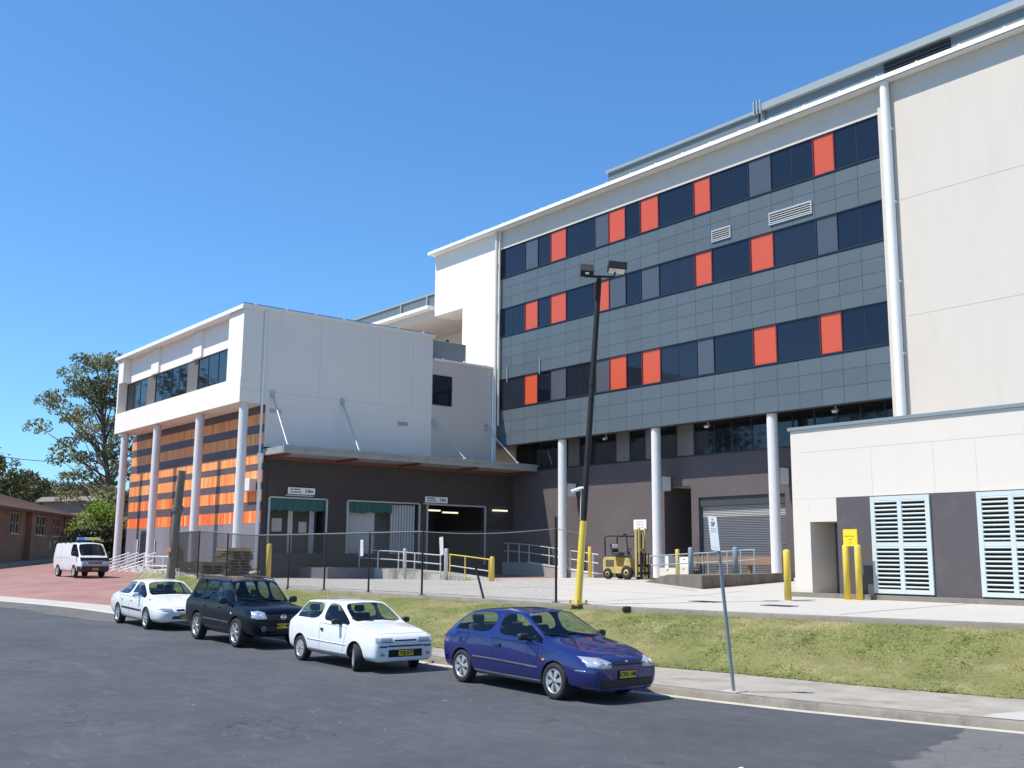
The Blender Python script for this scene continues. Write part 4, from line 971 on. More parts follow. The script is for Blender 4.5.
# ---- black four wheel drive
def black_suv():
    T = thing('parked_car', 'black compact four wheel drive with silver roof edge and big clear headlights', 'car', (0, 0, 0), CARG)
    rings = [(-2.24, .42, .68, .60, .76, .74, .76, .84, .62, .85), (-2.22, .36, .75, .60, .83, .84, .82, 1.0, .68, 1.01), (-2.18, .33, .77, .62, .86, .98, .845, 1.10, .69, 1.12), (-2.12, .32, .79, .64, .872, 1.05, .85, 1.16, .69, 1.18),
             (-1.88, .30, .81, .64, .878, 1.07, .85, 1.60, .63, 1.635), (-1.78, .30, .81, .64, .88, 1.07, .85, 1.615, .63, 1.655), (-1.075, .28, .82, .64, .88, 1.06, .85, 1.635, .63, 1.68), (-1.02, .28, .82, .64, .88, 1.06, .85, 1.635, .63, 1.68), (-.26, .27, .82, .64, .88, 1.045, .85, 1.635, .63, 1.678), (-.205, .27, .82, .64, .88, 1.04, .85, 1.63, .63, 1.675),
             (.32, .27, .82, .64, .88, 1.03, .85, 1.60, .625, 1.645), (.42, .27, .82, .64, .88, 1.025, .85, 1.57, .625, 1.615), (1.06, .28, .82, .64, .878, 1.0, .845, 1.075, .70, 1.12), (1.16, .29, .82, .64, .876, .985, .84, 1.05, .71, 1.09),
             (1.62, .30, .81, .64, .868, .96, .835, 1.02, .70, 1.05), (2.0, .30, .79, .62, .85, .92, .82, .975, .70, .995), (2.15, .30, .76, .58, .81, .84, .785, .905, .69, .915), (2.23, .31, .70, .55, .75, .74, .735, .79, .66, .80), (2.265, .35, .63, .54, .68, .66, .665, .70, .61, .705)]
    pm = paint('black blue car paint', (.003, .004, .009), rough=.2, coat=.1, spec=.22)
    ob, bvh = build_body(T, rings, [('quarter_window', 'side', 5, 6), ('side_window', 'side', 7, 8), ('side_window', 'side', 9, 12), ('windscreen', 'top', 11, 12), ('rear_window', 'top', 3, 4)], pm, {'quarter_window': darkglass, 'side_window': darkglass, 'windscreen': carglass, 'rear_window': darkglass}, [(1.31, .36), (-1.31, .36)], .42, .88)
    for x in (1.31, -1.31):
        for s in (-1, 1): wheel(T, x, s * .765, .355, .215, s, 6, style='spoke')
    for s, v in ((-1, 'side-'), (1, 'side+')):
        mb = seams(T, bvh, [[(-.22, 1.02), (-.24, .42), (.80, .42), (.88, .6), (1.0, .97)], [(-1.05, 1.02), (-1.06, .8), (-.92, .55), (-.80, .42), (-.24, .42)], [(-1.05, 1.03), (1.0, .98)]], w=.012, view=v); mb.build('door_gap', mat('grey panel gap', (.03, .03, .035), .6), T)
        patch(T, 'rubbing_strip', bvh, line([(-.85, .60), (.85, .58)], .06), v, mat('charcoal moulding', (.05, .052, .06), .55), off=.010)
        for x in (-.95, .05):
            h = MB(); h.obox((x + .12, s * .872, .93), (.16, .03, .04)); h.build('door_handle', darkplastic, T, bevel=.01)
        mirror_part(T, bvh, .74, 1.13, s, darkplastic, .85, (.12, .22, .17))
        patch(T, 'headlight', bvh, [(s * .43, .735), (s * .68, .73), (s * .80, .76), (s * .78, .915), (s * .62, .93), (s * .47, .89)], 'front', lampglass, off=.006); lamps(T, bvh, s, ((.55, .81), (.69, .835)), .058)
        patch(T, 'fog_light', bvh, [(s * .52 + .075 * math.cos(a), .50 + .075 * math.sin(a)) for a in np.linspace(0, 2 * math.pi, 14)[:-1]], 'front', mat('dim fog lamp', (.12, .12, .125), .2), off=.005)
        rr = MB(); pts = [Vector((x, s * .60, z)) for x, z in ((-1.7, 1.63), (-1.6, 1.665), (-.6, 1.69), (.2, 1.66), (.32, 1.62))]; rr.tube(pts, .02, 8); rr.build('roof_rail', mat('dark roof rail', (.05, .05, .055), .4), T)
        mb = MB(); patch(T, '', bvh, rect(.97, 1.03, .80, .84), v, None, off=.005, mb=mb); mb.build('indicator', signwhite, T)
    blk = mat('black grille', (.01, .01, .012)); patch(T, 'grille', bvh, [(-.40, .69), (.40, .69), (.42, .83), (-.42, .83)], 'front', blk, off=.004)
    patch(T, 'bumper_intake', bvh, rect(-.55, .55, .44, .55), 'front', blk, off=.004)
    g = MB(); g.lathe([(.05, 0), (.068, 0), (.068, .02), (.05, .02), (.05, 0)], 20, 0, (2.245, 0, .775)); g.box(2.245, 2.26, -.085, .085, .76, .79); g.build('badge', chrome, T)
    plate(T, 2.295, .565, 'BGT 48D', y=.0); wipers(T, bvh, 1.1, 1.10, .84)
    interior(T, -1.9, 1.0, .78, .45, [(-.05, -.38), (-.05, .38)], 1.02, .78, bench=-1.0)
    for y in (-.38, .38):
        pass
    return T
# ---- white sedan
def white_sedan():
    T = thing('parked_car', 'white four door sedan with a dark side strip, parked behind the black four wheel drive', 'car', (0, 0, 0), CARG)
    rings = [(-2.44, .36, .60, .48, .66, .58, .66, .64, .54, .65), (-2.40, .30, .72, .48, .80, .66, .80, .74, .66, .755), (-2.30, .27, .78, .50, .86, .78, .86, .93, .70, .95), (-2.16, .25, .82, .52, .90, .88, .87, .985, .71, 1.01), (-1.62, .22, .85, .53, .915, .93, .88, 1.02, .715, 1.05), (-1.50, .22, .85, .53, .918, .935, .88, 1.04, .71, 1.075),
             (-.96, .21, .86, .53, .92, .935, .885, 1.35, .60, 1.39), (-.84, .21, .86, .53, .92, .935, .885, 1.375, .60, 1.42), (-.235, .20, .86, .53, .92, .93, .885, 1.40, .60, 1.45), (-.185, .20, .86, .53, .92, .93, .885, 1.40, .60, 1.45), (.28, .20, .86, .53, .92, .92, .885, 1.37, .60, 1.42), (.40, .20, .86, .53, .92, .915, .885, 1.34, .60, 1.395),
             (1.14, .20, .86, .53, .918, .88, .88, .95, .73, .99), (1.26, .21, .86, .53, .916, .865, .875, .925, .735, .965), (1.75, .22, .85, .52, .90, .79, .86, .85, .71, .885), (2.12, .23, .81, .48, .86, .70, .83, .755, .66, .785), (2.32, .24, .74, .44, .79, .60, .77, .66, .61, .68), (2.43, .27, .62, .42, .67, .53, .66, .575, .56, .59), (2.45, .31, .54, .42, .59, .49, .58, .53, .5, .54)]
    pm = paint('white car paint', (.78, .78, .79))
    ob, bvh = build_body(T, rings, [('side_window', 'side', 5, 8), ('side_window', 'side', 9, 12), ('windscreen', 'top', 11, 12), ('rear_window', 'top', 5, 6)], pm, carglass, [(1.43, .31), (-1.36, .31)], .36, .92)
    for x in (1.43, -1.36):
        for s in (-1, 1): wheel(T, x, s * .80, .315, .205, s, 7, style='spoke')
    gp = mat('soft panel gap', (.16, .16, .17))
    for s, v in ((-1, 'side-'), (1, 'side+')):
        mb = seams(T, bvh, [[(-.21, .9), (-.23, .40), (-.2, .28), (.92, .28), (1.0, .5), (1.08, .86)], [(-1.25, .9), (-1.0, .70), (-.92, .45), (-.8, .28), (-.2, .28)], [(-1.3, .92), (1.1, .87)]], w=.011, view=v); mb.build('door_gap', gp, T)
        patch(T, 'rubbing_strip', bvh, line([(-.95, .555), (.98, .53)], .05), v, darkplastic, off=.010)
        for x in (-.95, .0):
            h = MB(); h.obox((x, s * .913, .80), (.16, .03, .04)); h.build('door_handle', paint('white car paint', (.78, .78, .79)), T, bevel=.01)
        mirror_part(T, bvh, .72, .99, s, pm, .885, (.12, .20, .13))
        patch(T, 'headlight', bvh, [(s * .38, .545), (s * .66, .56), (s * .80, .63), (s * .70, .655), (s * .42, .635)], 'front', mat('grey headlamp glass', (.30, .35, .37)), off=.004)
        patch(T, 'grille', bvh, [(s * .04, .575), (s * .28, .565), (s * .32, .615), (s * .06, .63)], 'front', mat('black grille', (.01, .01, .012)), off=.004)
    patch(T, 'bumper_intake', bvh, [(-.45, .34), (.45, .34), (.40, .43), (-.40, .43)], 'front', mat('grey intake mesh', (.06, .06, .065), .6), off=.004)
    plate(T, 2.475, .42, 'WTA 305'); wipers(T, bvh, 1.2, .985, .86)
    mb = MB(); patch(T, '', bvh, line([(1.18, -.73), (2.1, -.66), (2.28, -.4), (2.32, 0), (2.28, .4), (2.1, .66), (1.18, .73)], .010), 'top', None, off=.0018, mb=mb); mb.build('bonnet_gap', gp, T)
    interior(T, -1.5, 1.1, .82, .33, [(-.10, -.38), (-.10, .38)], .90, .78, bench=-.95)
    return T
# ---- white van with a light bar
def white_van():
    T = thing('delivery_van', 'white van with blue and yellow light bar on the brick paving', 'van', (0, 0, 0))
    rings = [(-2.24, .45, .66, .70, .74, 1.10, .74, 1.70, .62, 1.72), (-2.20, .36, .74, .72, .82, 1.15, .81, 1.82, .70, 1.86), (-2.10, .34, .77, .72, .84, 1.16, .83, 1.87, .72, 1.93), (-1.9, .33, .78, .72, .845, 1.16, .835, 1.885, .72, 1.955),
             (.35, .30, .78, .72, .845, 1.15, .835, 1.885, .72, 1.96), (.5, .30, .78, .72, .845, 1.15, .835, 1.885, .72, 1.96), (1.08, .30, .78, .72, .845, 1.13, .835, 1.86, .71, 1.93), (1.22, .30, .78, .72, .845, 1.12, .835, 1.82, .71, 1.89),
             (1.86, .30, .78, .70, .84, 1.06, .83, 1.14, .76, 1.18), (1.95, .30, .78, .70, .835, 1.0, .82, 1.06, .75, 1.09), (2.10, .31, .76, .66, .81, .88, .80, .93, .72, .945), (2.20, .34, .72, .58, .76, .72, .75, .76, .66, .77), (2.225, .40, .62, .56, .68, .66, .67, .69, .58, .695)]
    pm = paint('white van paint', (.76, .76, .78))
    ob, bvh = build_body(T, rings, [('side_window', 'side', 5, 8), ('windscreen', 'top', 7, 8), ('rear_window', 'top', 0, 1)], pm, carglass, [(1.2, .33), (-1.38, .33)], .37, .845)
    for x in (1.2, -1.38):
        for s in (-1, 1): wheel(T, x, s * .74, .32, .19, s, 8)
    greyn = mat('mauve grey nose band', (.42, .38, .40), .5)
    patch(T, 'nose_band', bvh, [(-.74, .62), (.74, .62), (.74, .98), (-.74, .98)], 'front', greyn, off=.004, step=.06)
    patch(T, 'bumper', bvh, [(-.74, .33), (.74, .33), (.74, .615), (-.74, .615)], 'front', mat('dark maroon bumper', (.03, .02, .022), .6), off=.03, step=.06)
    for s, v in ((-1, 'side-'), (1, 'side+')):
        patch(T, 'bumper_corner', bvh, [(1.66, .34), (2.14, .34), (2.14, .615), (1.66, .615)], v, mat('dark maroon bumper', (.03, .02, .022)), off=.012, step=.06)
        patch(T, 'headlight', bvh, rect(*sorted((s * .48, s * .72)), .66, .84), 'front', mat('grey headlamp glass', (.30, .35, .37)), off=.012)
        mb = seams(T, bvh, [[(.42, 1.1), (.42, .40), (1.0, .40)], [(-1.0, 1.8), (-1.0, .45)], [(-1.9, 1.10), (.40, 1.08)]], w=.016, view=v); mb.build('door_gap', mat('soft panel gap', (.16, .16, .17)), T)
        mirror_part(T, bvh, 1.55, 1.30, s, darkplastic, .85, (.12, .18, .24))
        rk = MB()
        for x in (-1.6, -.8, 0.0): rk.obox((x, s * .66, 1.93), (.16, .10, .10))
        rk.build('roof_bracket', darkplastic, T)
    patch(T, 'grille', bvh, rect(-.38, .38, .76, .86), 'front', mat('dark maroon grille', (.09, .05, .06), .5), off=.014)
    for k, (y0, y1, c) in enumerate(((-.62, -.25, (.10, .30, .70)), (-.25, .05, (.45, .65, .80)), (.05, .62, (.72, .66, .16)))):
        l_ = MB(); l_.box(.75, 1.0, y0 + .004, y1 - .004, 2.06, 2.2); l_.build('light_bar', mat('light bar lens %s' % ('blue', 'pale', 'yellow')[k], c, .2), T, bevel=.03)
    l_ = MB(); 
    for y in (-.5, .5): l_.box(.8, .95, y - .04, y + .04, 1.9, 2.06)
    l_.build('light_bar_foot', darkplastic, T)
    plate(T, 2.262, .47, 'XMD 720'); wipers(T, bvh, 1.9, 1.19, .8)
    interior(T, -2.0, 1.7, .78, .6, [(.55, -.38), (.55, .38)], 1.12, 1.35)
    return T

def place(T, front_xy, heading, wb_front, z):
    """front_xy: near-side (y<0) front wheel contact point"""
    T.location = (front_xy[0], front_xy[1], z); T.rotation_euler = heading
def park(T, xf, yf, hd, fx, fy):
    """put local point (fx, fy, 0) at world (xf, yf); heading hd about z, pitched to follow the road"""
    slope = -.012
    rot = Matrix.Rotation(hd, 3, 'Z') @ Matrix.Rotation(-math.atan(slope) * math.cos(hd), 3, 'Y')
    off = rot @ Vector((fx, fy, 0)); T.rotation_euler = rot.to_euler(); T.location = (xf - off.x, yf - off.y, zroad(xf) - off.z + .002)
BC = blue_hatch(); BC.scale = (1.05,) * 3; park(BC, -14.12, 12.28, R(-.5), 1.31 * 1.05, -.80 * 1.05)
park(white_hatch(), -19.5, 11.45, R(0), 1.2, -.76)
park(black_suv(), -25.4, 11.42, R(-1), 1.31, -.86)
park(white_sedan(), -31.85, 11.45, R(-2), 1.43, -.89)
V = white_van(); V.location = (-62.2, 18.5, zleft(-62.2, 18.5) + .02); V.rotation_euler = (0, 0, R(3))
# ================================================================== forecourt furniture
def bollard(x, y, h, r, label, m_=yellow, zb=None, group=None, name='bollard', lean=(0, 0)):
    z = zfore(x, y) if zb is None else zb
    o = MB(); o.lathe([(0, -.15), (r, -.15), (r, h - .02), (r * .93, h), (0, h + r * .25)], 20, 2)
    q = o.build(name, m_); q.location = (x, y, z); q.rotation_euler = (lean[0], lean[1], 0); return tag(q, label, 'bollard', group)
YG = 'yellow bollards round the forecourt'
bollard(-18.65, 25.0, 1.40, .10, 'yellow bollard at the left corner of the low white building', group=YG)
bollard(-38.7, 40.0, 1.08, .105, 'yellow bollard at the left end of the grey railing, right of the forklift', zb=1.52, group=YG)
bollard(-37.7, 41.3, 1.35, .11, 'yellow bollard standing behind the grey railing by the dark doorway', zb=1.6, group=YG)
bollard(-43.0, 40.0, 1.5, .10, 'yellow bollard left of the forklift, just right of the leaning lamp post', zb=1.58, group=YG)
bollard(-52.4, 25.3, 1.85, .14, 'yellow bollard at the corner of the dark dock wall behind the mesh fence', zb=1.22, group=YG)
# twin bollards carrying a yellow notice
TB = thing('bollard_sign', 'pair of tall yellow bollards carrying a square yellow notice', 'sign', (-17.5, 26.45, 1.32))
for x in (-17.68, -17.29):
    o = MB(); o.lathe([(0, 1.2), (.092, 1.2), (.092, 2.86), (.08, 2.89), (0, 2.91)], 20, 2, (x, 26.45, 0)); o.lathe([(.105, 1.33), (.19, 1.33), (.19, 1.36), (.105, 1.36)], 16, 2, (x, 26.45, 0)); o.build('post', yellow, TB)
o = MB(); o.box(-17.71, -17.26, 26.40, 26.43, 2.86, 3.34); nb = o.build('notice_board', mat('yellow notice', (.86, .60, .02), .5), TB)
t = MB()
for z, x0, x1 in ((3.145, -17.67, -17.52), (3.145, -17.48, -17.34), (3.05, -17.53, -17.43), (2.96, -17.52, -17.44)): t.box(x0, x1, 26.395, 26.399, z - .012, z + .012)
q = t.build('notice_marks', mat('brown faded lettering', (.42, .25, .02), .7)); q.parent = nb; q.location = -Vector(TB['_o'])

# lamp post with two floodlights, leaning a little
LP = thing('lamp_post', 'leaning black lamp post with yellow base and two floodlights', 'lamp post', (-20.9, 19.0, 1.25))
tilt = Vector((.044, .052, 1)).normalized(); L0 = Vector((-20.9, 19.0, 1.2))
def lp(h): return L0 + tilt * h
o = MB(); o.rod(lp(2.25), lp(8.95), .085, .075, 14); o.rod(lp(8.9), lp(9.05), .05, .05, 10); o.rod(lp(5.95), lp(6.05), .095, .095, 12); o.build('pole', black_m, LP)
o = MB(); o.rod(lp(0), lp(2.25), .10, .092, 16); o.build('yellow_sleeve', yellow, LP)
o = MB(); o.obox(lp(.06), (.42, .42, .04)); 
for a in (-.15, .15):
    for b_ in (-.15, .15): o.rod(lp(.08) + Vector((a, b_, 0)), lp(.17) + Vector((a, b_, 0)), .025, n=6)
o.build('base_plate', mat('rusty yellow plate', (.45, .30, .06), .7), LP)
ax = Vector((.62, .78, 0)).normalized(); hd_ = lp(9.02)
o = MB(); o.tube([hd_ - ax * .42 + Vector((0, 0, .06)), hd_ - ax * .4, hd_ + ax * .40, hd_ + ax * .45 + Vector((0, 0, .12))], .035, 8); o.build('cross_arm', black_m, LP)
Rz = Matrix.Rotation(math.atan2(ax.y, ax.x), 3, 'Z')
for d, pitch, w_ in ((-.34, 38, .36), (.50, -4, .52)):
    c = hd_ + ax * d + Vector((0, 0, .27 if d > 0 else .17)); rot = Rz @ Matrix.Rotation(R(6 if d > 0 else 4), 3, 'Y') @ Matrix.Rotation(R(pitch), 3, 'X')
    o = MB(); o.obox(c, (w_, .46, .20), rot); o.obox(c + rot @ Vector((0, 0, -.11)), (w_ * .86, .38, .02), rot, 1)
    for k in range(5): o.obox(c + rot @ Vector((-w_ * .35 + k * w_ * .175, .245, 0)), (.02, .06, .17), rot)
    if d < 0: o.obox(c + rot @ Vector((0, -.233, .02)), (.10, .01, .06), rot, 2)
    o.build('floodlight', [black_m, mat('floodlight glass', (.55, .56, .54), .2), signwhite], LP, bevel=.02)
o = MB(); c = lp(3.12) + Vector((-.08, -.09, 0)); o.rod(c, c + Vector((-.17, -.20, -.09)), .05, n=10); o.obox(c + Vector((.03, .03, .02)), (.12, .05, .05)); o.rod(c + Vector((.01, 0, 0)), c + Vector((-.01, -.02, -.85)), .012, n=6); o.build('camera', signwhite, LP)

# parking sign on a leaning grey post
PS = thing('parking_sign', 'leaning grey post with a narrow white parking sign on the footpath', 'sign', (-12.45, 15.05, .16))
p0 = Vector((-12.45, 15.05, .05)); pt_ = Vector((-12.25, 14.42, 3.18)); pd = (pt_ - p0).normalized()
o = MB(); o.rod(p0, pt_, .032, .032, 12); o.build('post', steelgrey, PS)
o = MB(); o.obox(p0 + Vector((0, 0, .1)), (.34, .34, .02)); o.build('footing', newcon, PS)
sn = Vector((-.12, -.99, 0)).normalized(); su = pd; sr = su.cross(sn).normalized(); sn = sr.cross(su)
Mr = Matrix((sr, su, sn)).transposed(); sc_ = p0 + pd * 2.92 + sn * .045 - sr * .03
sr = -sr if sr.dot(rt) < 0 else sr
Mr = Matrix((sr, su, sr.cross(su))).transposed(); sgn = 1 if sr.cross(su).dot(Vector((0, -1, 0))) > 0 else -1
o = MB(); o.obox(sc_, (.225, .60, .008), Mr); sb_ = o.build('sign_plate', signwhite, PS, bevel=.003)
o = MB(); nn = sr.cross(su)
add_text(o, '2P', .10, sc_ + su * .17 + nn * .0045, sr, su, 0, .003); add_text(o, 'P', .05, sc_ + su * .25 + nn * .0045, sr, su, 0, .002); q = o.build('sign_lettering', mat('green sign lettering', (.05, .06, .055), .6)); q.parent = sb_; q.location = -Vector(PS['_o']); o = MB(); add_text(o, '8am-6pm', .035, sc_ + su * .09 + nn * .0045, sr, su, 1); add_text(o, 'MON - FRI', .032, sc_ + su * .04 + nn * .0045, sr, su, 1)
o.box(0, 0, 0, 0, 0, 0) if False else None
o.add([sc_ + sr * a + su * b_ + nn * .006 for a, b_ in ((-.08, -.25), (.08, -.25), (.08, -.243), (-.08, -.243))], [(0, 1, 2, 3)], 1)
q = o.build('sign_small_print', [mat('grey sign lettering', (.35, .36, .35), .6), mat('grey sign lettering', (.35, .36, .35))]); q.parent = sb_; q.location = -Vector(PS['_o'])
for k in (.62, .9): pass

# telegraph pole stump behind the sedan
o = MB(); o.tube([(-36.2, 13.75, .2), (-35.95, 13.72, 2), (-35.25, 13.62, 5.33)], [.165, .15, .13], 16); o.rod((-35.55, 13.66, 3.95), (-35.51, 13.66, 4.12), .19, n=14)
o.rod((-35.78, 13.55, 2.6), (-35.72, 13.49, 2.62), .1, n=10, mi=1)
tag(o.build('utility_pole', [polewood, mat('rusty orange tag', (.4, .16, .06), .7)]), 'short weathered timber pole rising behind the white sedan', 'pole')

# ---- mesh fence on the kerb of the forecourt
# raised paving in front of the striped wall, edged with a low kerb wall and a brick side
PT = [(-66, 25.58, 1.66), (-62.5, 22.3, 1.56), (-58.6, 21.2, 1.56), (-54.0, 20.35, 1.56), (-46.4, 19.05, 1.54), (-44.2, 20.1, 1.38), (-49.5, 22.9, 1.5), (-53.2, 25.2, 1.6), (-54.2, 25.58, 1.66)]
o = MB(); n_ = len(PT); ctr = (-54.5, 22.8, 1.6); o.add(PT + [ctr], [(i, (i + 1) % n_, n_) for i in range(n_ - 1)]); struct(o.build('raised_paving', concrete, fix=True))
o = MB()
for i in range(1, 5):
    a, c = Vector(PT[i]), Vector(PT[i + 1]); u_ = (c - a).normalized(); nn = Vector((-u_.y, u_.x, 0)).normalized() * .12; dz = Vector((0, 0, .10))
    o.add([a - nn - Vector((0, 0, 1.1)), c - nn - Vector((0, 0, 1.1)), c - nn + dz, a - nn + dz, a + nn + dz, c + nn + dz, c + nn - Vector((0, 0, .2)), a + nn - Vector((0, 0, .2))], [(0, 1, 2, 3), (3, 2, 5, 4), (4, 5, 6, 7)])
tag(o.build('kerb_wall', dirtycon), 'low pale concrete kerb wall round the raised paving below the pallets', 'wall')
o = MB()
for i in range(5, 8):
    a, c = Vector(PT[i]), Vector(PT[i + 1]); o.add([a - Vector((0, 0, .8)), c - Vector((0, 0, .8)), c + Vector((0, 0, .01)), a + Vector((0, 0, .01))], [(0, 1, 2, 3)])
    nn = Vector((.8, .6, 0)) * .2; o.add([a - nn * 1.2 + Vector((0, 0, .015)), c - nn * 1.2 + Vector((0, 0, .015)), c + Vector((0, 0, .012)), a + Vector((0, 0, .012))], [(0, 1, 2, 3)])
tag(o.build('brick_retaining_wall', brickmat('orange retaining brick', (.36, .17, .10), (.28, .13, .08), (.30, .26, .22), 1, .24, .086)), 'low orange brick retaining wall beside the dark dock corner', 'wall')
FN = thing('mesh_fence', 'black chain mesh fence on slim posts along the top of the grass bank', 'fence', (-36, 18.6, 1.25))
fpts = [Vector((-51.0, 19.75, 1.55)), Vector((-46.2, 18.85, 1.53)), Vector((-43.3, 18.95, 1.38)), Vector((-40.2, 18.95, 1.27)), Vector((-37.3, 18.85, 1.25)), Vector((-34.5, 18.88, 1.25)), Vector((-31.5, 18.95, 1.25)), Vector((-28.3, 19.0, 1.25)), Vector((-22.1, 19.28, 1.25))]
HF = 2.05
for i, p in enumerate(fpts):
    o = MB(); o.rod(p - Vector((0, 0, .1)), p + Vector((0, 0, HF)), .034, n=8); o.box(p.x - .08, p.x + .08, p.y - .08, p.y + .08, p.z + .0, p.z + .02); o.build('post', black_m, FN)
o = MB(); o.rod((-25.2, 19.15, 1.2), (-25.5, 19.05, 2.15), .034, n=8); o.build('bent_post', black_m, FN)
rl = MB()
for i in range(len(fpts) - 1):
    a, b_ = fpts[i] + Vector((0, 0, HF - .04)), fpts[i + 1] + Vector((0, 0, HF - .04))
    if i < len(fpts) - 2: rl.rod(a, b_, .028, n=8)
    else:
        rl.tube([a + (b_ - a) * t - Vector((0, 0, .10 * math.sin(math.pi * t))) for t in np.linspace(0, 1, 9)], .014, 6)
        rl.tube([b_, (b_ + lp(2.0)) / 2 - Vector((0, 0, .05)), lp(1.9)], .012, 6)
rl.build('top_rail', mat('dull grey fence rail', (.13, .135, .14), .6), FN)
ms = MB()
for i in range(len(fpts) - 1):
    a, b_ = fpts[i], fpts[i + 1]; L = (b_ - a).length; u_ = (b_ - a) / L; st = .075; h = HF - .1
    t = -h
    while t < L:
        for sg in (0, 1):
            s0, s1 = max(t, 0), min(t + h, L)
            if s1 > s0:
                z0, z1 = (s0 - t), (s1 - t)
                if sg: z0, z1 = h - z0, h - z1
                A = a + u_ * s0 + Vector((0, 0, .05 + z0)); B = a + u_ * s1 + Vector((0, 0, .05 + z1))
                n_ = Vector((-u_.y, u_.x, 0)) * .0042; w_ = Vector((0, 0, .0046))
                ms.add([A - w_, B - w_, B + w_, A + w_], [(0, 1, 2, 3)])
                ms.add([A - n_, B - n_, B + n_, A + n_], [(0, 1, 2, 3)])
        t += st
ms.build('mesh', mat('dull grey coated wire', (.07, .072, .075), .6), FN, fix=False)
for i, (x, y, z, lb) in enumerate(((-31.9, 18.88, 2.75, 'narrow white plate hung on the mesh fence in front of the second dock opening'), (-27.2, 18.97, 2.8, 'narrow white plate hung on the mesh fence in front of the lit dock opening'))):
    o = MB(); o.obox((x, y, z), (.20, .012, .56), Matrix.Rotation(R(-3 - 3 * i), 3, 'Y')); tag(o.build('fence_plate', mat('weathered white plate', (.58, .58, .57), .6)), lb, 'plate', 'white plates on the fence')

# ---- dock platform with ramp and rails
RP = thing('access_ramp', 'pale stained concrete ramp with dark platform at the loading dock', 'ramp', (-46, 32, 1.25))
o = MB(); o.prism([(-51.0, 1.0), (-40.6, 1.0), (-40.6, 1.27), (-42.5, 1.42), (-46, 1.66), (-51, 1.84)], 1, 31.0, 33.0); o.build('ramp_slab', dirtycon, RP)
o = MB(); o.box(-54.29, -51.003, 28.1, 33.0, 1.0, 1.84); o.build('platform', mat('dark blue grey platform shade', (.15, .155, .18), .9, var=.08), RP)  # shade on the platform face is put into its dark colour
def rail_fence(name, label, pts, heights, posts, mat_, r=.03, group=None, bars=(1.0, .55), loc=None):
    """pts polyline on the floor; posts at the listed parameters (index along the polyline)"""
    T = thing(name, label, 'handrail', loc or pts[0], group)
    def at(t):
        i = min(int(t), len(pts) - 2); return Vector(pts[i]).lerp(Vector(pts[i + 1]), t - i)
    for k, q in enumerate(bars):
        o = MB(); o.tube([Vector(p) + Vector((0, 0, heights * q)) for p in pts], r, 8); o.build('rail', mat_, T)
    for t in posts:
        p = at(t); o = MB(); o.rod(p - Vector((0, 0, .1)), p + Vector((0, 0, heights)), r * 1.05, n=8); o.build('post', mat_, T)
    return T
galvw = mat('pale galvanised rail', (.66, .67, .68), .4, metal=.25, var=.06, vscale=8)
rail_fence('handrail', 'galvanised two bar railing on the concrete ramp before the loading dock', [(-52.6, 30.98, 1.84), (-48.9, 30.98, 1.75), (-44.4, 30.98, 1.55)], 1.0, [0, .55, 1.1, 1.45, 1.98], galvw)
rail_fence('handrail', 'railing with yellow top bar at the low end of the concrete ramp', [(-43.7, 30.98, 1.52), (-42.2, 30.98, 1.42), (-40.3, 30.98, 1.28)], 1.08, [.03, .9, 1.95], mat('yellow rail paint', (.74, .54, .075), .5), bars=(1.0,))
o = MB(); o.rod((-43.6, 30.95, 2.05), (-40.4, 30.95, 1.82), .028, n=8); tag(o.build('rail_bar', galvw), 'grey lower bar under the yellow railing at the dock ramp', 'rail')
for x, lb in ((-47.8, 'fat grey pipe post midway along the ramp railing'), (-43.95, 'fat grey pipe post where the yellow railing begins')): bollard(x, 30.95, 1.28, .10, lb, galvw, 1.6)
bollard(-40.15, 30.97, 1.22, .11, 'yellow post ending the yellow railing at the foot of the dock ramp', zb=1.27, group=YG)
# second ramp along the rear wall
R2 = thing('access_ramp', 'long concrete ramp rising left behind the column toward the dark dock', 'ramp', (-49, 43, 1.5))
o = MB(); o.prism([(-54.29, 1.1), (-45.6, 1.1), (-45.6, 1.56), (-51.7, 2.15), (-54.29, 2.2)], 1, 42.7, 43.59); o.build('ramp_slab', mat('pale ramp concrete', (.40, .36, .34), .9, var=.1), R2)
o = MB(); o.prism([(-51.7, 2.16), (-45.6, 1.57), (-45.6, 1.64), (-51.7, 2.24)], 1, 42.66, 42.8); o.build('kerb_upstand', colwhite, R2)
rail_fence('handrail', 'silver two bar railing sloping down past the left column of the loading bay', [(-54.2, 42.72, 2.3), (-51.7, 42.72, 2.18), (-45.2, 42.72, 1.56)], 1.12, [.2, .65, 1.02, 1.32, 1.62, 1.93], galvw)
# raised island with railing in front of the roller door
IS = thing('ramp_island', 'brown stained concrete island with a sloping left end before the roller door', 'ramp', (-27, 34, 1.4))
A, B, C_, D_ = (-32.6, 33.6), (-25.6, 29.3), (-28.9, 39.2), (-35.4, 39.2)
o = MB(); zt = 1.88
o.add([(A[0], A[1], 1.1), (B[0], B[1], 1.1), (C_[0], C_[1], 1.1), (D_[0], D_[1], 1.1), (A[0], A[1], 1.47), (B[0], B[1], zt), (C_[0], C_[1], zt + .02), (D_[0], D_[1], 1.6), (A[0] * .55 + B[0] * .45, A[1] * .55 + B[1] * .45, 1.84), (A[0] * .55 + B[0] * .45, A[1] * .55 + B[1] * .45, 1.1)],
      [(0, 9, 8, 4), (9, 1, 5, 8), (1, 2, 6, 5), (2, 3, 7, 6), (3, 0, 4, 7), (4, 8, 7), (8, 5, 6, 7)])
o.build('slab', browncon, IS)
rg = [(-37.9, 39.2, 1.56), (-33.7, 38.9, 1.75), (-30.2, 38.2, 1.89)]
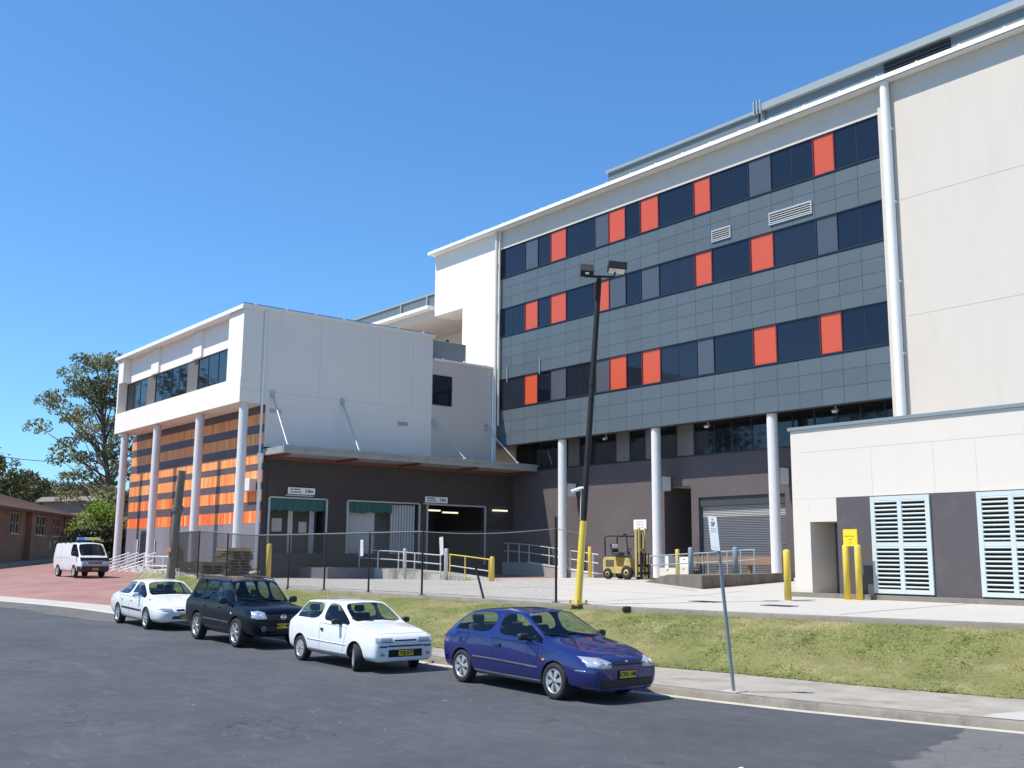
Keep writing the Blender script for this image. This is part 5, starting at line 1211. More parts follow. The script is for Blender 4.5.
rail_fence('handrail', 'blue grey two bar railing on the brown concrete island', rg, 1.02, [.05, .55, .95, 1.05, 1.45, 1.72, 1.98], mat('blue grey rail', (.36, .42, .44), .5, metal=.2))
for x, y, lb in ((-34.2, 38.4, 'blue grey pipe post in the island railing, left of the parking sign'), (-31.0, 37.8, 'blue grey pipe post in the island railing, right of the parking sign')): bollard(x, y, 1.2, .125, lb, steelgrey, 1.8, 'blue grey pipe posts in the island railing')
# dock edge with timber bumper in front of the roller door
DB = thing('dock_bumper', 'long brown timber dock bumper in front of the roller door', 'bumper', (-35, 43, 1.6))
o = MB(); o.box(-39.0, -32.0, 42.75, 42.9, 2.2, 2.62); o.build('plank', mat('reddish brown timber', (.25, .15, .10), .85, var=.2, vscale=5, stretch=(.3, 1, 3)), DB, bevel=.01)
for x in (-38.2, -36.4, -34.4, -32.4): 
    o = MB(); o.box(x, x + .14, 42.905, 43.05, 1.5, 2.5); o.build('post', oldwood, DB)
def crate(name, c, size, m_, label, rot=0, group=None):
    o = MB(); sx, sy, sz = size
    o.obox((0, 0, sz / 2), (sx, sy, sz)); o.obox((0, 0, sz + .005), (sx * .98, .06, .006)); o.obox((0, -sy / 2 - .003, sz * .75), (.12, .006, .05), mi=1)
    q = o.build(name, [m_, darkplastic], bevel=.015); q.location = c; q.rotation_euler = (0, 0, rot); return tag(q, label, 'box', group)
cart = mat('white carton', (.74, .74, .72), .7, var=.05); cart2 = mat('cream carton', (.62, .58, .50), .8, var=.08)
GB = 'boxes left by the dark doorway'
crate('box', (-40.0, 42.9, 1.57), (.9, .7, 1.05), cart, 'tall white box beside the middle column, leftmost of the boxes', .05, GB)
crate('box', (-39.0, 42.2, 1.57), (1.1, .6, .42), cart2, 'low cream box on the ground by the dark doorway', .1, GB)
crate('box', (-37.9, 42.3, 1.57), (.75, .6, .5), cart2, 'cream box under the white one, right of the yellow bollard', -.1, GB)
crate('box', (-37.9, 42.3, 2.075), (.7, .55, .48), cart, 'white box stacked on a cream box, right of the yellow bollard', 0, GB)
o = MB()
for k in range(4): o.lathe([(.0, 0), (.14, 0), (.14, .05), (0, .05)], 12, 0, (-37.2 + k * .16, 42.0, 1.75))
o.rod((-37.3, 42, 1.75), (-36.6, 42, 1.75), .03); o.obox((-36.95, 42.0, 2.0), (.6, .35, .06)); o.rod((-36.65, 42, 2.0), (-36.55, 42, 2.6), .02)
tag(o.build('hand_trolley', darkplastic), 'dark hand trolley at the end of the timber bumper', 'trolley')
# white notice above the forklift
o = MB(); o.box(-43.1, -42.1, 43.55, 43.595, 4.1, 4.68); NB = thing('wall_notice', 'white notice board on the mauve wall behind the forklift mast', 'sign', (-42.6, 43.5, 4.1))
o.build('board', signwhite, NB); t = MB()
add_text(t, 'FORKLIFTS', .12, (-42.6, 43.545, 4.53), (1, 0, 0), (0, 0, 1)); add_text(t, 'OPERATING', .12, (-42.6, 43.545, 4.38), (1, 0, 0), (0, 0, 1)); add_text(t, 'IN THIS AREA', .1, (-42.6, 43.545, 4.23), (1, 0, 0), (0, 0, 1)); t.build('lettering', mat('grey red lettering', (.45, .22, .2), .7), NB)

# ---- forklift
FK = thing('forklift', 'yellow forklift with black overhead guard parked against the mauve wall', 'forklift', (0, 0, 0))
fy = mat('dull yellow machine paint', (.48, .37, .12), .5, var=.1, vscale=4, dirt=(.26, .20, .08), dscale=4)
o = MB(); o.prism([(-1.15, .38), (-1.15, .95), (-1.05, 1.10), (-.30, 1.10), (-.22, .62), (.20, .62), (.32, 1.05), (.60, 1.05), (.72, .40), (.30, .28), (-.95, .28)], 1, -.48, .48); o.build('chassis', fy, FK, bevel=.03)
o = MB(); o.box(-1.0, -.32, -.47, .47, 1.10, 1.16); o.box(-.95, -.40, -.492, -.483, .62, .95); o.build('bonnet', mat('brown black bonnet', (.09, .075, .05), .6), FK, bevel=.02)
o = MB(); o.obox((-.55, 0, 1.25), (.48, .5, .16)); o.obox((-.80, 0, 1.50), (.12, .5, .48), Matrix.Rotation(R(-10), 3, 'Y')); o.build('seat', mat('black white seat', (.05, .05, .05), .7), FK, bevel=.03)
o = MB(); o.obox((-.80, .0, 1.62), (.16, .4, .2)); o.build('headrest', signwhite, FK, bevel=.03)
g = MB()
for y in (-.46, .46): g.tube([(-1.0, y, 1.1), (-1.02, y, 2.05), (-.9, y, 2.13), (.30, y, 2.13), (.42, y, 2.05), (.55, y, 1.05)], .035, 8)
for k in range(7): g.rod((-.9 + k * .2, -.46, 2.13), (-.9 + k * .2, .46, 2.13), .022, n=6)
g.obox((-.1, 0, 2.2), (.12, .12, .1)); g.build('overhead_guard', black_m, FK)
o = MB()
for y in (-.30, .30): o.box(.86, .98, y - .06, y + .06, .12, 2.45, 0); o.box(.985, 1.08, y * .75 - .045, y * .75 + .045, .14, 2.5, 0)
for z in (.5, 1.4, 2.3): o.box(.88, .96, -.24, .24, z, z + .1, 0)
o.box(.90, .95, -.12, -.05, .3, 2.2, 1); o.box(.90, .95, .05, .12, .3, 2.2, 1); o.build('mast', [mat('ochre mast steel', (.42, .33, .13), .5, var=.12), darkplastic], FK)
o = MB(); 
for z in (.25, .62): o.box(1.09, 1.15, -.48, .48, z, z + .12)
for k in range(5): o.box(1.09, 1.13, -.44 + k * .2, -.40 + k * .2, .75, 1.3)
o.build('carriage', darkplastic, FK)
for y in (-.28, .28): o = MB(); o.box(1.16, 1.22, y - .06, y + .06, .08, .75); o.box(1.16, 2.1, y - .06, y + .06, .05, .10); o.build('fork', darkplastic, FK)
o = MB(); c = Vector((.15, .0, 1.38)); rt_ = Matrix.Rotation(R(-50), 3, 'Y'); o.tube([c + rt_ @ Vector((.17 * math.cos(a), .17 * math.sin(a), 0)) for a in np.linspace(0, 2 * math.pi, 16)], .016, 6); o.rod(c, (.38, 0, .95), .03); o.build('steering_wheel', black_m, FK)
for x, r_ in ((.45, .34), (-.80, .27)):
    for y in (-.46, .46):
        o = MB(); o.lathe([(r_ * .5, y - .10), (r_ * .9, y - .11), (r_, y - .07), (r_, y + .07), (r_ * .9, y + .11), (r_ * .5, y + .10)], 22, 1, (x, 0, r_)); o.lathe([(0, y - .08), (r_ * .52, y - .09), (r_ * .52, y + .09), (0, y + .08)], 18, 1, (x, 0, r_), 1); o.lathe([(0, y - .11), (.07, y - .11), (.07, y - .08)], 10, 1, (x, 0, r_)); o.build('wheel', [rubber, fy], FK)
FK.location = (-37.65, 37.5, zfore(-37.65, 37.5) + .01); FK.rotation_euler = (0, 0, R(4))

# ---- pallets piled behind the fence
def pallet(label=None):
    T = thing('pallet', label, 'pallet', (0, 0, 0), 'timber pallets piled behind the mesh fence'); m_ = oldwood
    o = MB()
    for k in range(7): o.box(-.58 + k * .178, -.58 + k * .178 + .10, -.58, .58, .115, .137)
    o.build('top_boards', m_, T); o = MB()
    for y in (-.56, -.05, .46): o.box(-.58, .58, y, y + .1, .02, .114)
    o.build('bearers', m_, T); o = MB()
    for x in (-.58, -.05, .48): o.box(x, x + .1, -.58, .58, 0, .019)
    o.build('bottom_boards', m_, T); return T
first = pallet('brown pallet, lowest of the left pile behind the timber pole')
piles = [('left pile behind the timber pole', -50.3, 20.4, 4), ('low front pile', -48.4, 20.3, 4), ('middle pile', -50.3, 22.2, 9), ('right pile next to the front column', -49.0, 21.9, 9)]
first_used = False; rk_ = ['lowest', 'second from the ground', 'third from the ground', 'fourth from the ground', 'fifth from the ground', 'sixth from the ground', 'seventh from the ground', 'eighth from the ground', 'ninth from the ground']
ptop = None
for nm, x, y, n in piles:
    zb = 1.58 if x < -49.5 else 1.56
    for k in range(n):
        lb = 'brown pallet, %s of the %s' % ('topmost' if k == n - 1 else rk_[k], nm)
        pos = (x + random.uniform(-.06, .06), y + random.uniform(-.06, .06), zb + k * .139); rz = random.uniform(-.12, .12)
        if not first_used: first.location = pos; first.rotation_euler = (0, 0, rz); first['label'] = lb; first_used = True; q = first
        else: q = dup(first, pos, rz, lb)
        if k == n - 1 and 'left' not in nm:
            for ch in q.children:
                ch.data = ch.data.copy(); ch.data.materials[0] = newwood if 'low' not in nm else oldwood
            q['label'] = lb.replace('brown', 'pale' if 'low' not in nm else 'brown')

# ---- steps and rails at the far end of the wing
ST = thing('entry_steps', 'pale concrete steps between the two leftmost white columns', 'steps', (-68, 23.4, 1.05))
o = MB()
for k in range(4): o.box(-72.5 + k * .45, -66.2, 23.0 + k * .32, 25.55, .9, 1.22 + k * .16)
o.build('steps', newcon, ST)
for i, x in enumerate((-73.2, -71.6, -70.0, -68.4)):
    T = thing('stair_rail', ('first', 'second', 'third', 'fourth')[i] + ' sloping silver stair rail from the left, beside the striped wall', 'handrail', (x, 22.8, 1.1), 'stair rails at the entry steps')
    o = MB(); o.tube([(x, 22.6, 1.0), (x, 22.6, 1.75), (x + 1.6, 24.3, 2.55), (x + 2.0, 24.3, 2.55)], .045, 8); o.build('rail', galvw, T)
    o = MB(); o.tube([(x, 22.6, 1.35), (x + 1.6, 24.3, 2.1)], .035, 8); o.build('lower_rail', galvw, T)
    o = MB(); o.rod((x + 1.6, 24.3, 1.2), (x + 1.6, 24.3, 2.55), .045, n=8); o.build('post', galvw, T)
rail_fence('handrail', 'level silver railing right of the entry steps behind the timber pole', [(-66.6, 23.6, 1.1), (-61.5, 23.6, 1.1)], 1.25, [.02, .33, .66, .98], galvw, .045, bars=(1.0, .55, .12))
for i, (x, lb) in enumerate(((-73.9, 'white banner plate on the striped wall beside the leftmost column'), (-70.6, 'white banner plate on the striped wall right of the louvred door'), (-63.6, 'white banner plate on the striped wall right of the timber pole'))):
    o = MB(); o.box(x, x + .5, YB - .09, YB - .06, 1.9, 3.5); o.box(x + .05, x + .45, YB - .094, YB - .0905, 2.0, 2.1, 1); tag(o.build('wall_plate', [signwhite, galv]), lb, 'sign', 'white plates on the striped wall')
RB = thing('red_bin', 'red extinguisher cabinet behind the timber pole', 'cabinet', (-65.5, 24.9, 1.2))
o = MB(); o.box(-65.9, -65.3, 25.0, 25.4, 1.5, 3.2); o.build('body', mat('red cabinet paint', (.45, .03, .03), .5), RB, bevel=.03); o = MB(); o.box(-65.8, -65.4, 24.985, 24.999, 2.6, 3.0); o.build('label_plate', signwhite, RB)
# a small dark drain outlet on the forecourt edge
o = MB(); o.obox((-19.0, 18.93, 1.2), (.16, .14, .16)); o.rod((-19.0, 18.8, 1.2), (-19.0, 18.9, 1.2), .05, n=10); tag(o.build('drain_outlet', darkplastic, bevel=.01), 'small black drain outlet box on the forecourt edge above the blue hatchback bonnet', 'drain')
for x, y, lb in ((-19.6, 22.6, 'dark drain cover on the concrete left of the parking sign post'), (-17.0, 22.4, 'dark drain cover on the concrete right of the parking sign post')):
    o = MB(); z = zfore(x, y) + .004
    o.box(x - .45, x + .45, y - .22, y - .18, z, z + .012); o.box(x - .45, x + .45, y + .18, y + .22, z, z + .012)
    for k in range(9): o.box(x - .45 + k * .11, x - .41 + k * .11, y - .179, y + .179, z, z + .01)
    o.box(x - .44, x + .44, y - .178, y + .178, z - .003, z + .002)
    tag(o.build('drain_cover', mat('dark iron', (.05, .05, .05), .7)), lb, 'drain cover', 'drain covers on the concrete')
# ================================================================== brick house
HS = thing('brick_house', 'single storey brown brick house with a brown tiled hip roof at the left', 'house', (-80, 20, 1.2))
brown_brick = brickmat('brown brick', (.34, .175, .10), (.27, .135, .08), (.27, .21, .15), 1.0, .24, .086)
hb = Vector((-107.1, 31.2, 0)); ha = Vector((-87.6, 19.9, 0)); ha = ha + (ha - hb).normalized() * 11; hu = (hb - ha).normalized(); hn = Vector((-hu.y, hu.x, 0)); hn = hn if hn.x < 0 or hn.y < 0 else hn
hn = Vector((hu.y, -hu.x, 0)); hn = hn if hn.dot(-ha) < 0 else -hn          # away from the camera
HL = (hb - ha).length; HD = 14.0; ZE = 6.0
def hp(u_, d, z): q = ha + hu * u_ + hn * d; return (q.x, q.y, z)
def hquadbox(mb, u0, u1, d0, d1, z0, z1, mi=0):
    mb.add([hp(u0, d0, z0), hp(u1, d0, z0), hp(u1, d1, z0), hp(u0, d1, z0), hp(u0, d0, z1), hp(u1, d0, z1), hp(u1, d1, z1), hp(u0, d1, z1)], [(0, 3, 2, 1), (4, 5, 6, 7), (0, 1, 5, 4), (1, 2, 6, 5), (2, 3, 7, 6), (3, 0, 4, 7)], mi)
zb = .9
wins = [(5.2, 6.8), (13.3, 15.6), (20.2, 23.0), (25.2, 27.6), (29.8, 32.4)]
o = MB(); cur = 0
for a, b_ in wins: hquadbox(o, cur, a, 0, .25, zb, ZE); hquadbox(o, a, b_, 0, .25, zb, 4.05); hquadbox(o, a, b_, 0, .25, 5.7, ZE); cur = b_
hquadbox(o, cur, HL, 0, .25, zb, ZE); hquadbox(o, 0, .25, .26, HD, zb, ZE); hquadbox(o, HL - .25, HL, .26, HD, zb, ZE); hquadbox(o, 17.3, 17.9, -.45, -.01, zb, ZE)
o.build('wall', brown_brick, HS)
rt_tile = mat('brown roof tiles', (.20, .12, .095), .85, var=.2, vscale=3, bump=.5, bscale=12)
o = MB(); ov = .7; rise = 2.3
P0, P1, P2, P3 = hp(-ov, -ov, ZE), hp(HL + ov, -ov, ZE), hp(HL + ov, HD + ov, ZE), hp(-ov, HD + ov, ZE)
h2 = HD / 2; R0, R1 = hp(h2, h2, ZE + rise), hp(HL - h2, h2, ZE + rise)
# tiled slopes stepped into courses
def slope(a, b_, c, d, n=18):
    a, b_, c, d = map(Vector, (a, b_, c, d)); nn = (b_ - a).cross(d - a).normalized(); nn = nn if nn.z > 0 else -nn
    for k in range(n):
        t0, t1 = k / n, (k + 1) / n; l0, l1 = a.lerp(d, t0), b_.lerp(c, t0); l2, l3 = b_.lerp(c, t1), a.lerp(d, t1); o.add([l0 + nn * .05, l1 + nn * .05, l2 + nn * .01, l3 + nn * .01, l0, l1], [(0, 1, 2, 3), (4, 5, 1, 0)])
slope(P0, P1, R1, R0); slope(P2, P3, R0, R1); slope(P3, P0, R0, R0); slope(P1, P2, R1, R1)
o.build('roof', rt_tile, HS)
o = MB(); hquadbox(o, -ov, HL + ov, -ov, -ov + .04, ZE - .18, ZE + .02); hquadbox(o, HL + ov - .04, HL + ov, -ov, HD + ov, ZE - .18, ZE + .02); hquadbox(o, -ov, -ov + .04, -ov, HD + ov, ZE - .18, ZE + .02); o.build('fascia', mat('brown fascia', (.10, .06, .05), .6), HS)
o = MB(); hquadbox(o, -ov, HL + ov, -ov + .05, .0, ZE - .05, ZE - .02); o.build('eave_soffit', mat('cream soffit', (.45, .4, .33), .8), HS)
for a, b_ in wins:
    o = MB(); w_ = .07
    hquadbox(o, a, b_, .08, .14, 4.05, 4.05 + w_); hquadbox(o, a, b_, .08, .14, 5.7 - w_, 5.7)
    for q in (a, a + (b_ - a) * .36, a + (b_ - a) * .64, b_ - w_): hquadbox(o, q, q + w_, .079, .141, 4.05 + w_, 5.7 - w_)
    hquadbox(o, a + w_, a + (b_ - a) * .36, .078, .142, 4.85, 4.85 + w_); hquadbox(o, a + (b_ - a) * .64 + w_, b_ - w_, .078, .142, 4.85, 4.85 + w_)
    hquadbox(o, a - .08, b_ + .08, -.06, .07, 3.96, 4.049)
    f = o.build('window', mat('cream window frame', (.55, .50, .42), .6), HS)
    g = MB(); hquadbox(g, a + .02, b_ - .02, .15, .17, 4.06, 5.69); g.build('pane', navy2).parent = f; f.children[0].location = (0, 0, 0)
    f.children[0].location = -Vector(HS['_o'])
for u_ in (18.6, 28.7):
    o = MB(); o.rod(hp(u_, -.08, zb), hp(u_, -.08, ZE), .05, n=8); o.build('downpipe', mat('brown pipe', (.16, .085, .06), .6), HS)
o = MB(); hquadbox(o, 24.2, 24.8, -.06, -.005, 2.9, 3.6); o.build('meter_box', mat('grey meter box', (.4, .38, .35), .6), HS)
# path and kerb in front of the house
def along(d, zz): return lambda u_: hp(u_, d, zz(u_))
o = MB()
for d0, d1, dz, z0 in ((-2.6, -.05, .14, .14),):
    us = frange(-6, HL + 12, 2)
    for a, b_ in zip(us, us[1:]):
        qs = []
        for u_, d in ((a, d0), (b_, d0), (b_, d1), (a, d1)): q = hp(u_, d, 0); qs.append((q[0], q[1], zleft(q[0], q[1]) + .13))
        ks = [(q[0], q[1], q[2] - .16) for q in qs[:2]]
        o.add(qs, [(0, 1, 2, 3)]); o.add([ks[0], ks[1], qs[1], qs[0]], [(0, 1, 2, 3)])
struct(o.build('house_path', pathcon))
# pole in front of the house
q = Vector(hp(26.5, -3.0, 0)); z = zleft(q.x, q.y); o = MB(); o.rod((q.x, q.y, z - .1), (q.x, q.y, z + 3.9), .09, n=10); o.rod((q.x, q.y, z + 3.85), (q.x, q.y, z + 3.95), .11, n=10); tag(o.build('street_pole', mat('pale grey pole', (.42, .40, .38), .6)), 'slim pale grey pole in front of the brick house', 'pole')

# house far behind the shrubs
FH = thing('far_house', 'low tan house glimpsed behind the bright green shrub', 'house', (-108, 38, 2))
o = MB(); o.obox((-112, 37, 5.0), (13, 9, 5.6), Matrix.Rotation(R(25), 3, 'Z')); o.build('wall', mat('tan wall', (.27, .23, .19), .85, var=.1), FH)
o = MB(); Mz = Matrix.Rotation(R(25), 3, 'Z'); c = Vector((-112, 37, 7.8)); vs = [c + Mz @ Vector(v) for v in ((-7, -5, 0), (7, -5, 0), (7, 5, 0), (-7, 5, 0), (-6.6, -4.6, .5), (6.6, -4.6, .5), (6.6, 4.6, .5), (-6.6, 4.6, .5))]
o.add(vs, [(0, 3, 2, 1), (4, 5, 6, 7), (0, 1, 5, 4), (1, 2, 6, 5), (2, 3, 7, 6), (3, 0, 4, 7)]); o.build('roof', mat('grey brown roof', (.19, .165, .15), .8), FH)
o = MB(); o.obox(Vector((-112, 37, 4.2)) + Mz @ Vector((4.5, -4.52, 0)), (1.6, .08, 1.5), Mz); o.obox(Vector((-112, 37, 4.2)) + Mz @ Vector((0, -4.52, 0)), (1.6, .08, 1.5), Mz); o.build('window', navy2, FH)

# blue panel and pale notice standing among the shrubs
KS = thing('garden_kiosk', 'small dark blue kiosk with a pale notice among the shrubs behind the van', 'kiosk', (-84.5, 26.3, 1.3))
o = MB(); o.obox((-84.5, 26.4, 2.4), (2.2, 1.2, 2.2), Matrix.Rotation(R(35), 3, 'Z')); o.build('body', mat('dark blue kiosk', (.045, .065, .12), .6), KS)
o = MB(); o.obox((-84.5, 26.4, 3.56), (2.7, 1.7, .12), Matrix.Rotation(R(35), 3, 'Z')); o.build('roof', mat('pale kiosk roof', (.45, .43, .38), .6), KS)
o = MB(); o.obox(Vector((-84.5, 26.4, 2.5)) + Matrix.Rotation(R(35), 3, 'Z') @ Vector((.85, -.61, 0)), (.35, .02, .7), Matrix.Rotation(R(35), 3, 'Z')); o.build('notice', signwhite, KS)

# ================================================================== trees
bark = mat('grey brown bark', (.16, .125, .095), .95, var=.3, vscale=4, bump=.5, bscale=12)
darkbark = mat('dark bark', (.07, .055, .045), .95, var=.3, vscale=4)
def leafmat(name, c, trl=.28, up=False):
    M = bpy.data.materials.new(name); M.use_nodes = True; n = M.node_tree.nodes; l = M.node_tree.links; p = n['Principled BSDF']
    p.inputs['Roughness'].default_value = .55; p.inputs['Specular IOR Level'].default_value = .35
    if up: cv = n.new('ShaderNodeCombineXYZ'); cv.inputs[1].default_value = -.3; cv.inputs[2].default_value = .95; l.new(cv.outputs[0], p.inputs['Normal'])
    a = n.new('ShaderNodeVertexColor'); a.layer_name = 'tint'
    tr = n.new('ShaderNodeBsdfTranslucent'); mx = n.new('ShaderNodeMixShader'); mx.inputs[0].default_value = trl
    o = [x for x in n if x.type == 'OUTPUT_MATERIAL'][0]
    l.new(a.outputs[0], p.inputs['Base Color']); l.new(a.outputs[0], tr.inputs[0]); l.new(p.outputs[0], mx.inputs[1]); l.new(tr.outputs[0], mx.inputs[2]); l.new(mx.outputs[0], o.inputs[0]); return M
leafm = leafmat('tree leaves', (.05, .07, .03), .4)
def tree(name, label, base, height, spread, crown_lo, ncl, leaf, col, seed, trunk_r=.25, per=150, flat=.6, csize=.13, lean=(0, 0), cat='tree', barkm=None, group=None, shape=None, crown_name='crown'):
    rg_ = np.random.default_rng(seed); rr = random.Random(seed)
    T = thing(name, label, cat, base, group); b0 = Vector(base)
    top = b0 + Vector((lean[0], lean[1], height))
    wood = MB(); tips = []
    def tp(t): return b0.lerp(top, t) + Vector((math.sin(t * 5 + seed) * .25, math.cos(t * 4 + seed) * .2, 0)) * t
    ts = np.linspace(0, .92, 9); wood.tube([tp(t) - (Vector((0, 0, .3)) if t == 0 else Vector()) for t in ts], [trunk_r * (1 - .8 * t) + .03 for t in ts], 8)
    for k in range(ncl):
        t = crown_lo + (1 - crown_lo) * ((k + .5) / ncl) ** .85; f = (t - crown_lo) / (1 - crown_lo)
        w_ = spread * (shape(f) if shape else (math.sin(math.pi * min(1, .12 + .88 * f)) ** .6) * (1 - .25 * f))
        a = k * 2.4 + rr.uniform(-.5, .5); rad = w_ * rr.uniform(.35, 1.0)
        c = b0.lerp(top, t) + Vector((math.cos(a) * rad, math.sin(a) * rad, rr.uniform(-.03, .05) * height))
        s = max(.15, min(.9, t - .06 - .18 * rr.random())); st = tp(s * .92); mid = st.lerp(c, .5) + Vector((0, 0, -.05 * (c - st).length + .3 * rr.random()))
        wood.tube([st, mid, c], [trunk_r * (1 - .8 * s) * .45 + .015, trunk_r * .16 + .012, .015], 5); tips.append((c, rr.uniform(.7, 1.35)))
    wood.build('trunk', barkm or bark, T)
    V_ = []; F_ = []; Tn = []
    for c, sc1 in tips:
        R_ = height * csize * sc1; n = int(per * sc1); tone = rr.uniform(.72, 1.3); hue = rr.uniform(-.1, .14)
        d = rg_.normal(size=(n, 3)); d /= np.linalg.norm(d, axis=1)[:, None]; r_ = R_ * rg_.uniform(.25, 1, n) ** .5
        P = np.array(c)[None] + d * r_[:, None] * np.array([1, 1, flat]) + np.sin(d * 7 + seed)[:, ::-1] * R_ * .12
        for i in range(n):
            L = leaf * rr.uniform(.6, 1.3); a = Vector(rg_.normal(size=3)).normalized(); b_ = a.orthogonal().normalized(); q = Vector(P[i]); k0 = len(V_)
            V_ += [q - a * L * .5, q + b_ * L * .22, q + a * L * .5, q - b_ * L * .22]; F_.append((k0, k0 + 1, k0 + 2, k0 + 3))
            v = tone * rr.uniform(.7, 1.35); Tn.append((col[0] * v * (1 + hue), col[1] * v, col[2] * v))
    me = MB(); me.v = [tuple(v) for v in V_]; me.f = [list(f) for f in F_]; me.mi = [0] * len(F_); me.tint = Tn; me.sm = [False] * len(F_)
    me.build(crown_name, leafm, T, fix=False); return T
def gz_(x, y): return zleft(x, y) - .2
def at(px, py, depth):
    d = fw * FPX + rt2 * (px - 512) - up2 * (py - 384); return CAM + d * (depth / FPX)
# the big gum beside the wing
def place_tree(px, depth, ytop, *a, ybase=None, **k):
    t = at(px, ytop, depth); b_ = at(px, 560, depth); z0 = gz_(b_.x, b_.y) if ybase is None else at(px, ybase, depth).z
    return (b_.x, b_.y, z0), t.z - z0
b_, h_ = place_tree(112, 96, 362)
gum_shape = lambda f: [1.0, 1.0, .9, .82, .72, .5, .32][min(6, int(f * 7))]
b_, h_ = place_tree(118, 98, 358)
tree('gum_tree', 'tall spreading gum tree with open grey green crown beside the wing', b_, h_, 7.4, .24, 80, .33, (.155, .175, .08), 3, .30, 160, .5, .058, lean=(-1.6, -3.0), shape=gum_shape)
TG = 'trees behind the brick house'
for px, dep, yt, sp, lo, ncl, lf, col, sd, lab, nm in (
    (8, 118, 474, 5.5, .3, 22, .5, (.05, .062, .024), 11, 'dark leafy tree rising over the left end of the house roof', 'leafy_tree'),
    (-20, 112, 456, 5.5, .3, 22, .5, (.055, .066, .026), 12, 'tall dull green tree cut by the left edge behind the house', 'leafy_tree'),
    (30, 150, 480, 6, .25, 26, .55, (.05, .06, .026), 13, 'olive tree behind the house ridge next to the dark leafy tree', 'leafy_tree'),
    (45, 170, 486, 3.6, .35, 18, .5, (.022, .034, .014), 14, 'small round very dark tree on the skyline right of the house ridge', 'round_tree'),
    (62, 150, 488, 5.5, .25, 26, .5, (.06, .066, .03), 15, 'olive brown tree on the skyline above the house eave', 'leafy_tree'),
    (80, 140, 486, 5.0, .25, 24, .5, (.068, .066, .032), 16, 'brownish tree on the skyline between house and gum', 'leafy_tree'),
    (98, 150, 484, 5.5, .25, 26, .5, (.055, .06, .028), 17, 'grey green tree on the skyline behind the gum trunk', 'leafy_tree'),
    (20, 190, 476, 7, .2, 24, .6, (.06, .066, .034), 18, 'pale far tree showing between the trees above the roof', 'leafy_tree'),
    (70, 200, 494, 8, .2, 24, .6, (.062, .068, .036), 19, 'wide pale far tree low on the skyline', 'leafy_tree'),
    (112, 130, 492, 5, .2, 24, .5, (.04, .05, .02), 20, 'dark tree against the wing, low behind the gum', 'leafy_tree')):
    b_, h_ = place_tree(px, dep, yt)
    tree(nm, lab, b_, h_, sp, lo, ncl, lf, tuple(c * 1.55 for c in col), sd, .3, 120, .75, .13, group=TG)
# tall trees down the road to the left: outside the frame, seen as dark reflections in the left hand windows
for i, (x, y, h, sp) in enumerate(((-118, -14, 27, 8), (-132, -34, 30, 9), (-104, -38, 25, 8), (-150, -8, 29, 9), (-92, -56, 26, 8), (-125, -62, 30, 9))):
    tree('roadside_tree', ('tall dark roadside tree nearest the house, left of the frame', 'tallest roadside tree standing back from the road', 'roadside tree nearest the road bend', 'far roadside tree behind the others', 'roadside tree furthest from the house', 'roadside tree at the back left')[i], (x, y, -.3), h, sp, .2, 22, 1.0, (.05, .06, .03), 60 + i, .35, 90, .75, .15, group='roadside trees left of the frame')
def shrub(label, px, dep, ytop, spread, col, seed, n=16, lf=.3, group='shrubs behind the van'):
    b_, h_ = place_tree(px, dep, ytop); tree('shrub', label, b_, h_, spread, .08, n, lf, col, seed, .1, 130, .8, .26, cat='shrub', barkm=darkbark, group=group, crown_name='foliage')
shrub('bright green shrub under the gum tree', 97, 84, 507, 2.0, (.17, .25, .03), 31, 22)
shrub('dark shrub at the right corner of the brick house', 80, 81, 533, 1.6, (.022, .032, .013), 32)
shrub('dark shrub below the bright green one, right of the kiosk', 107, 81, 532, 1.4, (.025, .034, .014), 33)
shrub('low dark shrub beside the leftmost white column', 115, 81, 534, 1.4, (.022, .03, .013), 34)
shrub('dark hedge plant behind the van roof', 93, 81, 535, 2.0, (.02, .03, .012), 35)
# power line crossing at the far left
o = MB(); a, c = at(-60, 444, 100), at(120, 458, 130)
o.tube([a.lerp(c, t) - Vector((0, 0, 1.0 * math.sin(math.pi * t))) for t in np.linspace(0, 1, 24)], .035, 5); tag(o.build('power_line', black_m), 'thin power line sagging across the sky at the left', 'cable')

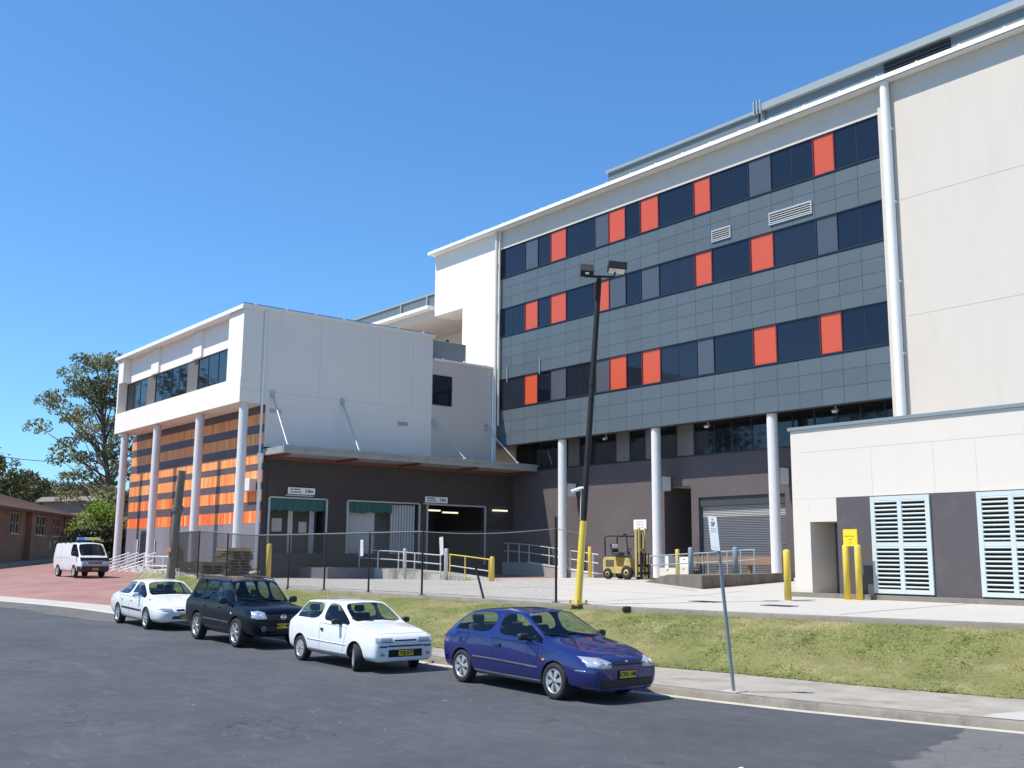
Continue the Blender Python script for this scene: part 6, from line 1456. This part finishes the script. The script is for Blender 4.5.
# ================================================================== grass blades on the bank
def grass():
    rg_ = np.random.default_rng(5); V_ = []; F_ = []; Tn = []
    n = 120000; xs = rg_.uniform(-52, 2, n); ts = rg_.uniform(0, 1, n) ; rr = random.Random(4)
    from mathutils import noise
    for x, t in zip(xs, ts):
        y0, y1 = k3(x), k4(x); y = y0 + (y1 - y0) * t - (rr.uniform(-.02, .12) if t < .04 else 0); z = bank_z(x, min(1, max(0, t)))
        if y1 - y0 < .4: continue
        p = noise.noise(Vector((x * .55, y * .9, 0))) + .5 * noise.noise(Vector((x * 1.9, y * 2.3, 5)))
        dry = min(1, max(0, p * 1.4 + .14 + .25 * (rr.random() - .3)))
        cl = noise.noise(Vector((x * 3.1, y * 3.7, 9))); h = rr.uniform(.02, .045) * (1.9 if t < .05 else 1) * (1 - .35 * dry) * (1 + max(0, cl) * 1.6); a = rr.uniform(0, 6.28); w_ = .012; lx, ly = math.cos(a) * h * 1.5, math.sin(a) * h * 1.5; k0 = len(V_)
        V_ += [(x - w_ * math.sin(a), y + w_ * math.cos(a), z - .01), (x + w_ * math.sin(a), y - w_ * math.cos(a), z - .01), (x + lx, y + ly, z + h)]; F_.append([k0, k0 + 1, k0 + 2])
        g1, g2 = (.15, .19, .055), (.35, .30, .16); v = rr.uniform(.85, 1.2); Tn.append(tuple((a_ + (b2 - a_) * dry) * v for a_, b2 in zip(g1, g2)))
    me = MB(); me.v = V_; me.f = F_; me.mi = [0] * len(F_); me.tint = Tn; me.sm = [False] * len(F_)
    tag(me.build('grass', leafmat('grass blades', (.1, .13, .03), .12, True), fix=False), 'mown dry patched grass covering the bank below the forecourt', 'grass', kind='stuff')
grass()
# worn white paint mark on the road at the far left
o = MB(); x0, y0 = -37.4, 8.55; z = zroad(x0) + .008
for k in range(5): o.add([(x0 - k * .34 - .3 + .02 * k, y0 + .02 * k, z), (x0 - k * .34, y0, z - .0005), (x0 - k * .34, y0 + .13 - .01 * k, z - .0005), (x0 - k * .34 - .3, y0 + .14 + .02 * k, z)], [(0, 1, 2, 3)])
struct(o.build('road_marking', mat('worn white road paint', (.6, .6, .58), .8, var=.2, vscale=8)))
# litter on the road
for x, y, lb in ((-8.35, 10.05, 'crumpled white scrap of paper lying on the asphalt near the bottom edge'),):
    o = MB(); o.add([(x, y, .02), (x + .14, y + .02, .045), (x + .16, y + .10, .02), (x + .03, y + .1, .05), (x + .08, y + .05, .06)], [(0, 1, 4), (1, 2, 4), (2, 3, 4), (3, 0, 4)]); tag(o.build('paper_scrap', signwhite), lb, 'litter')
for o in list(sc.objects):
    if '_o' in o: del o['_o']
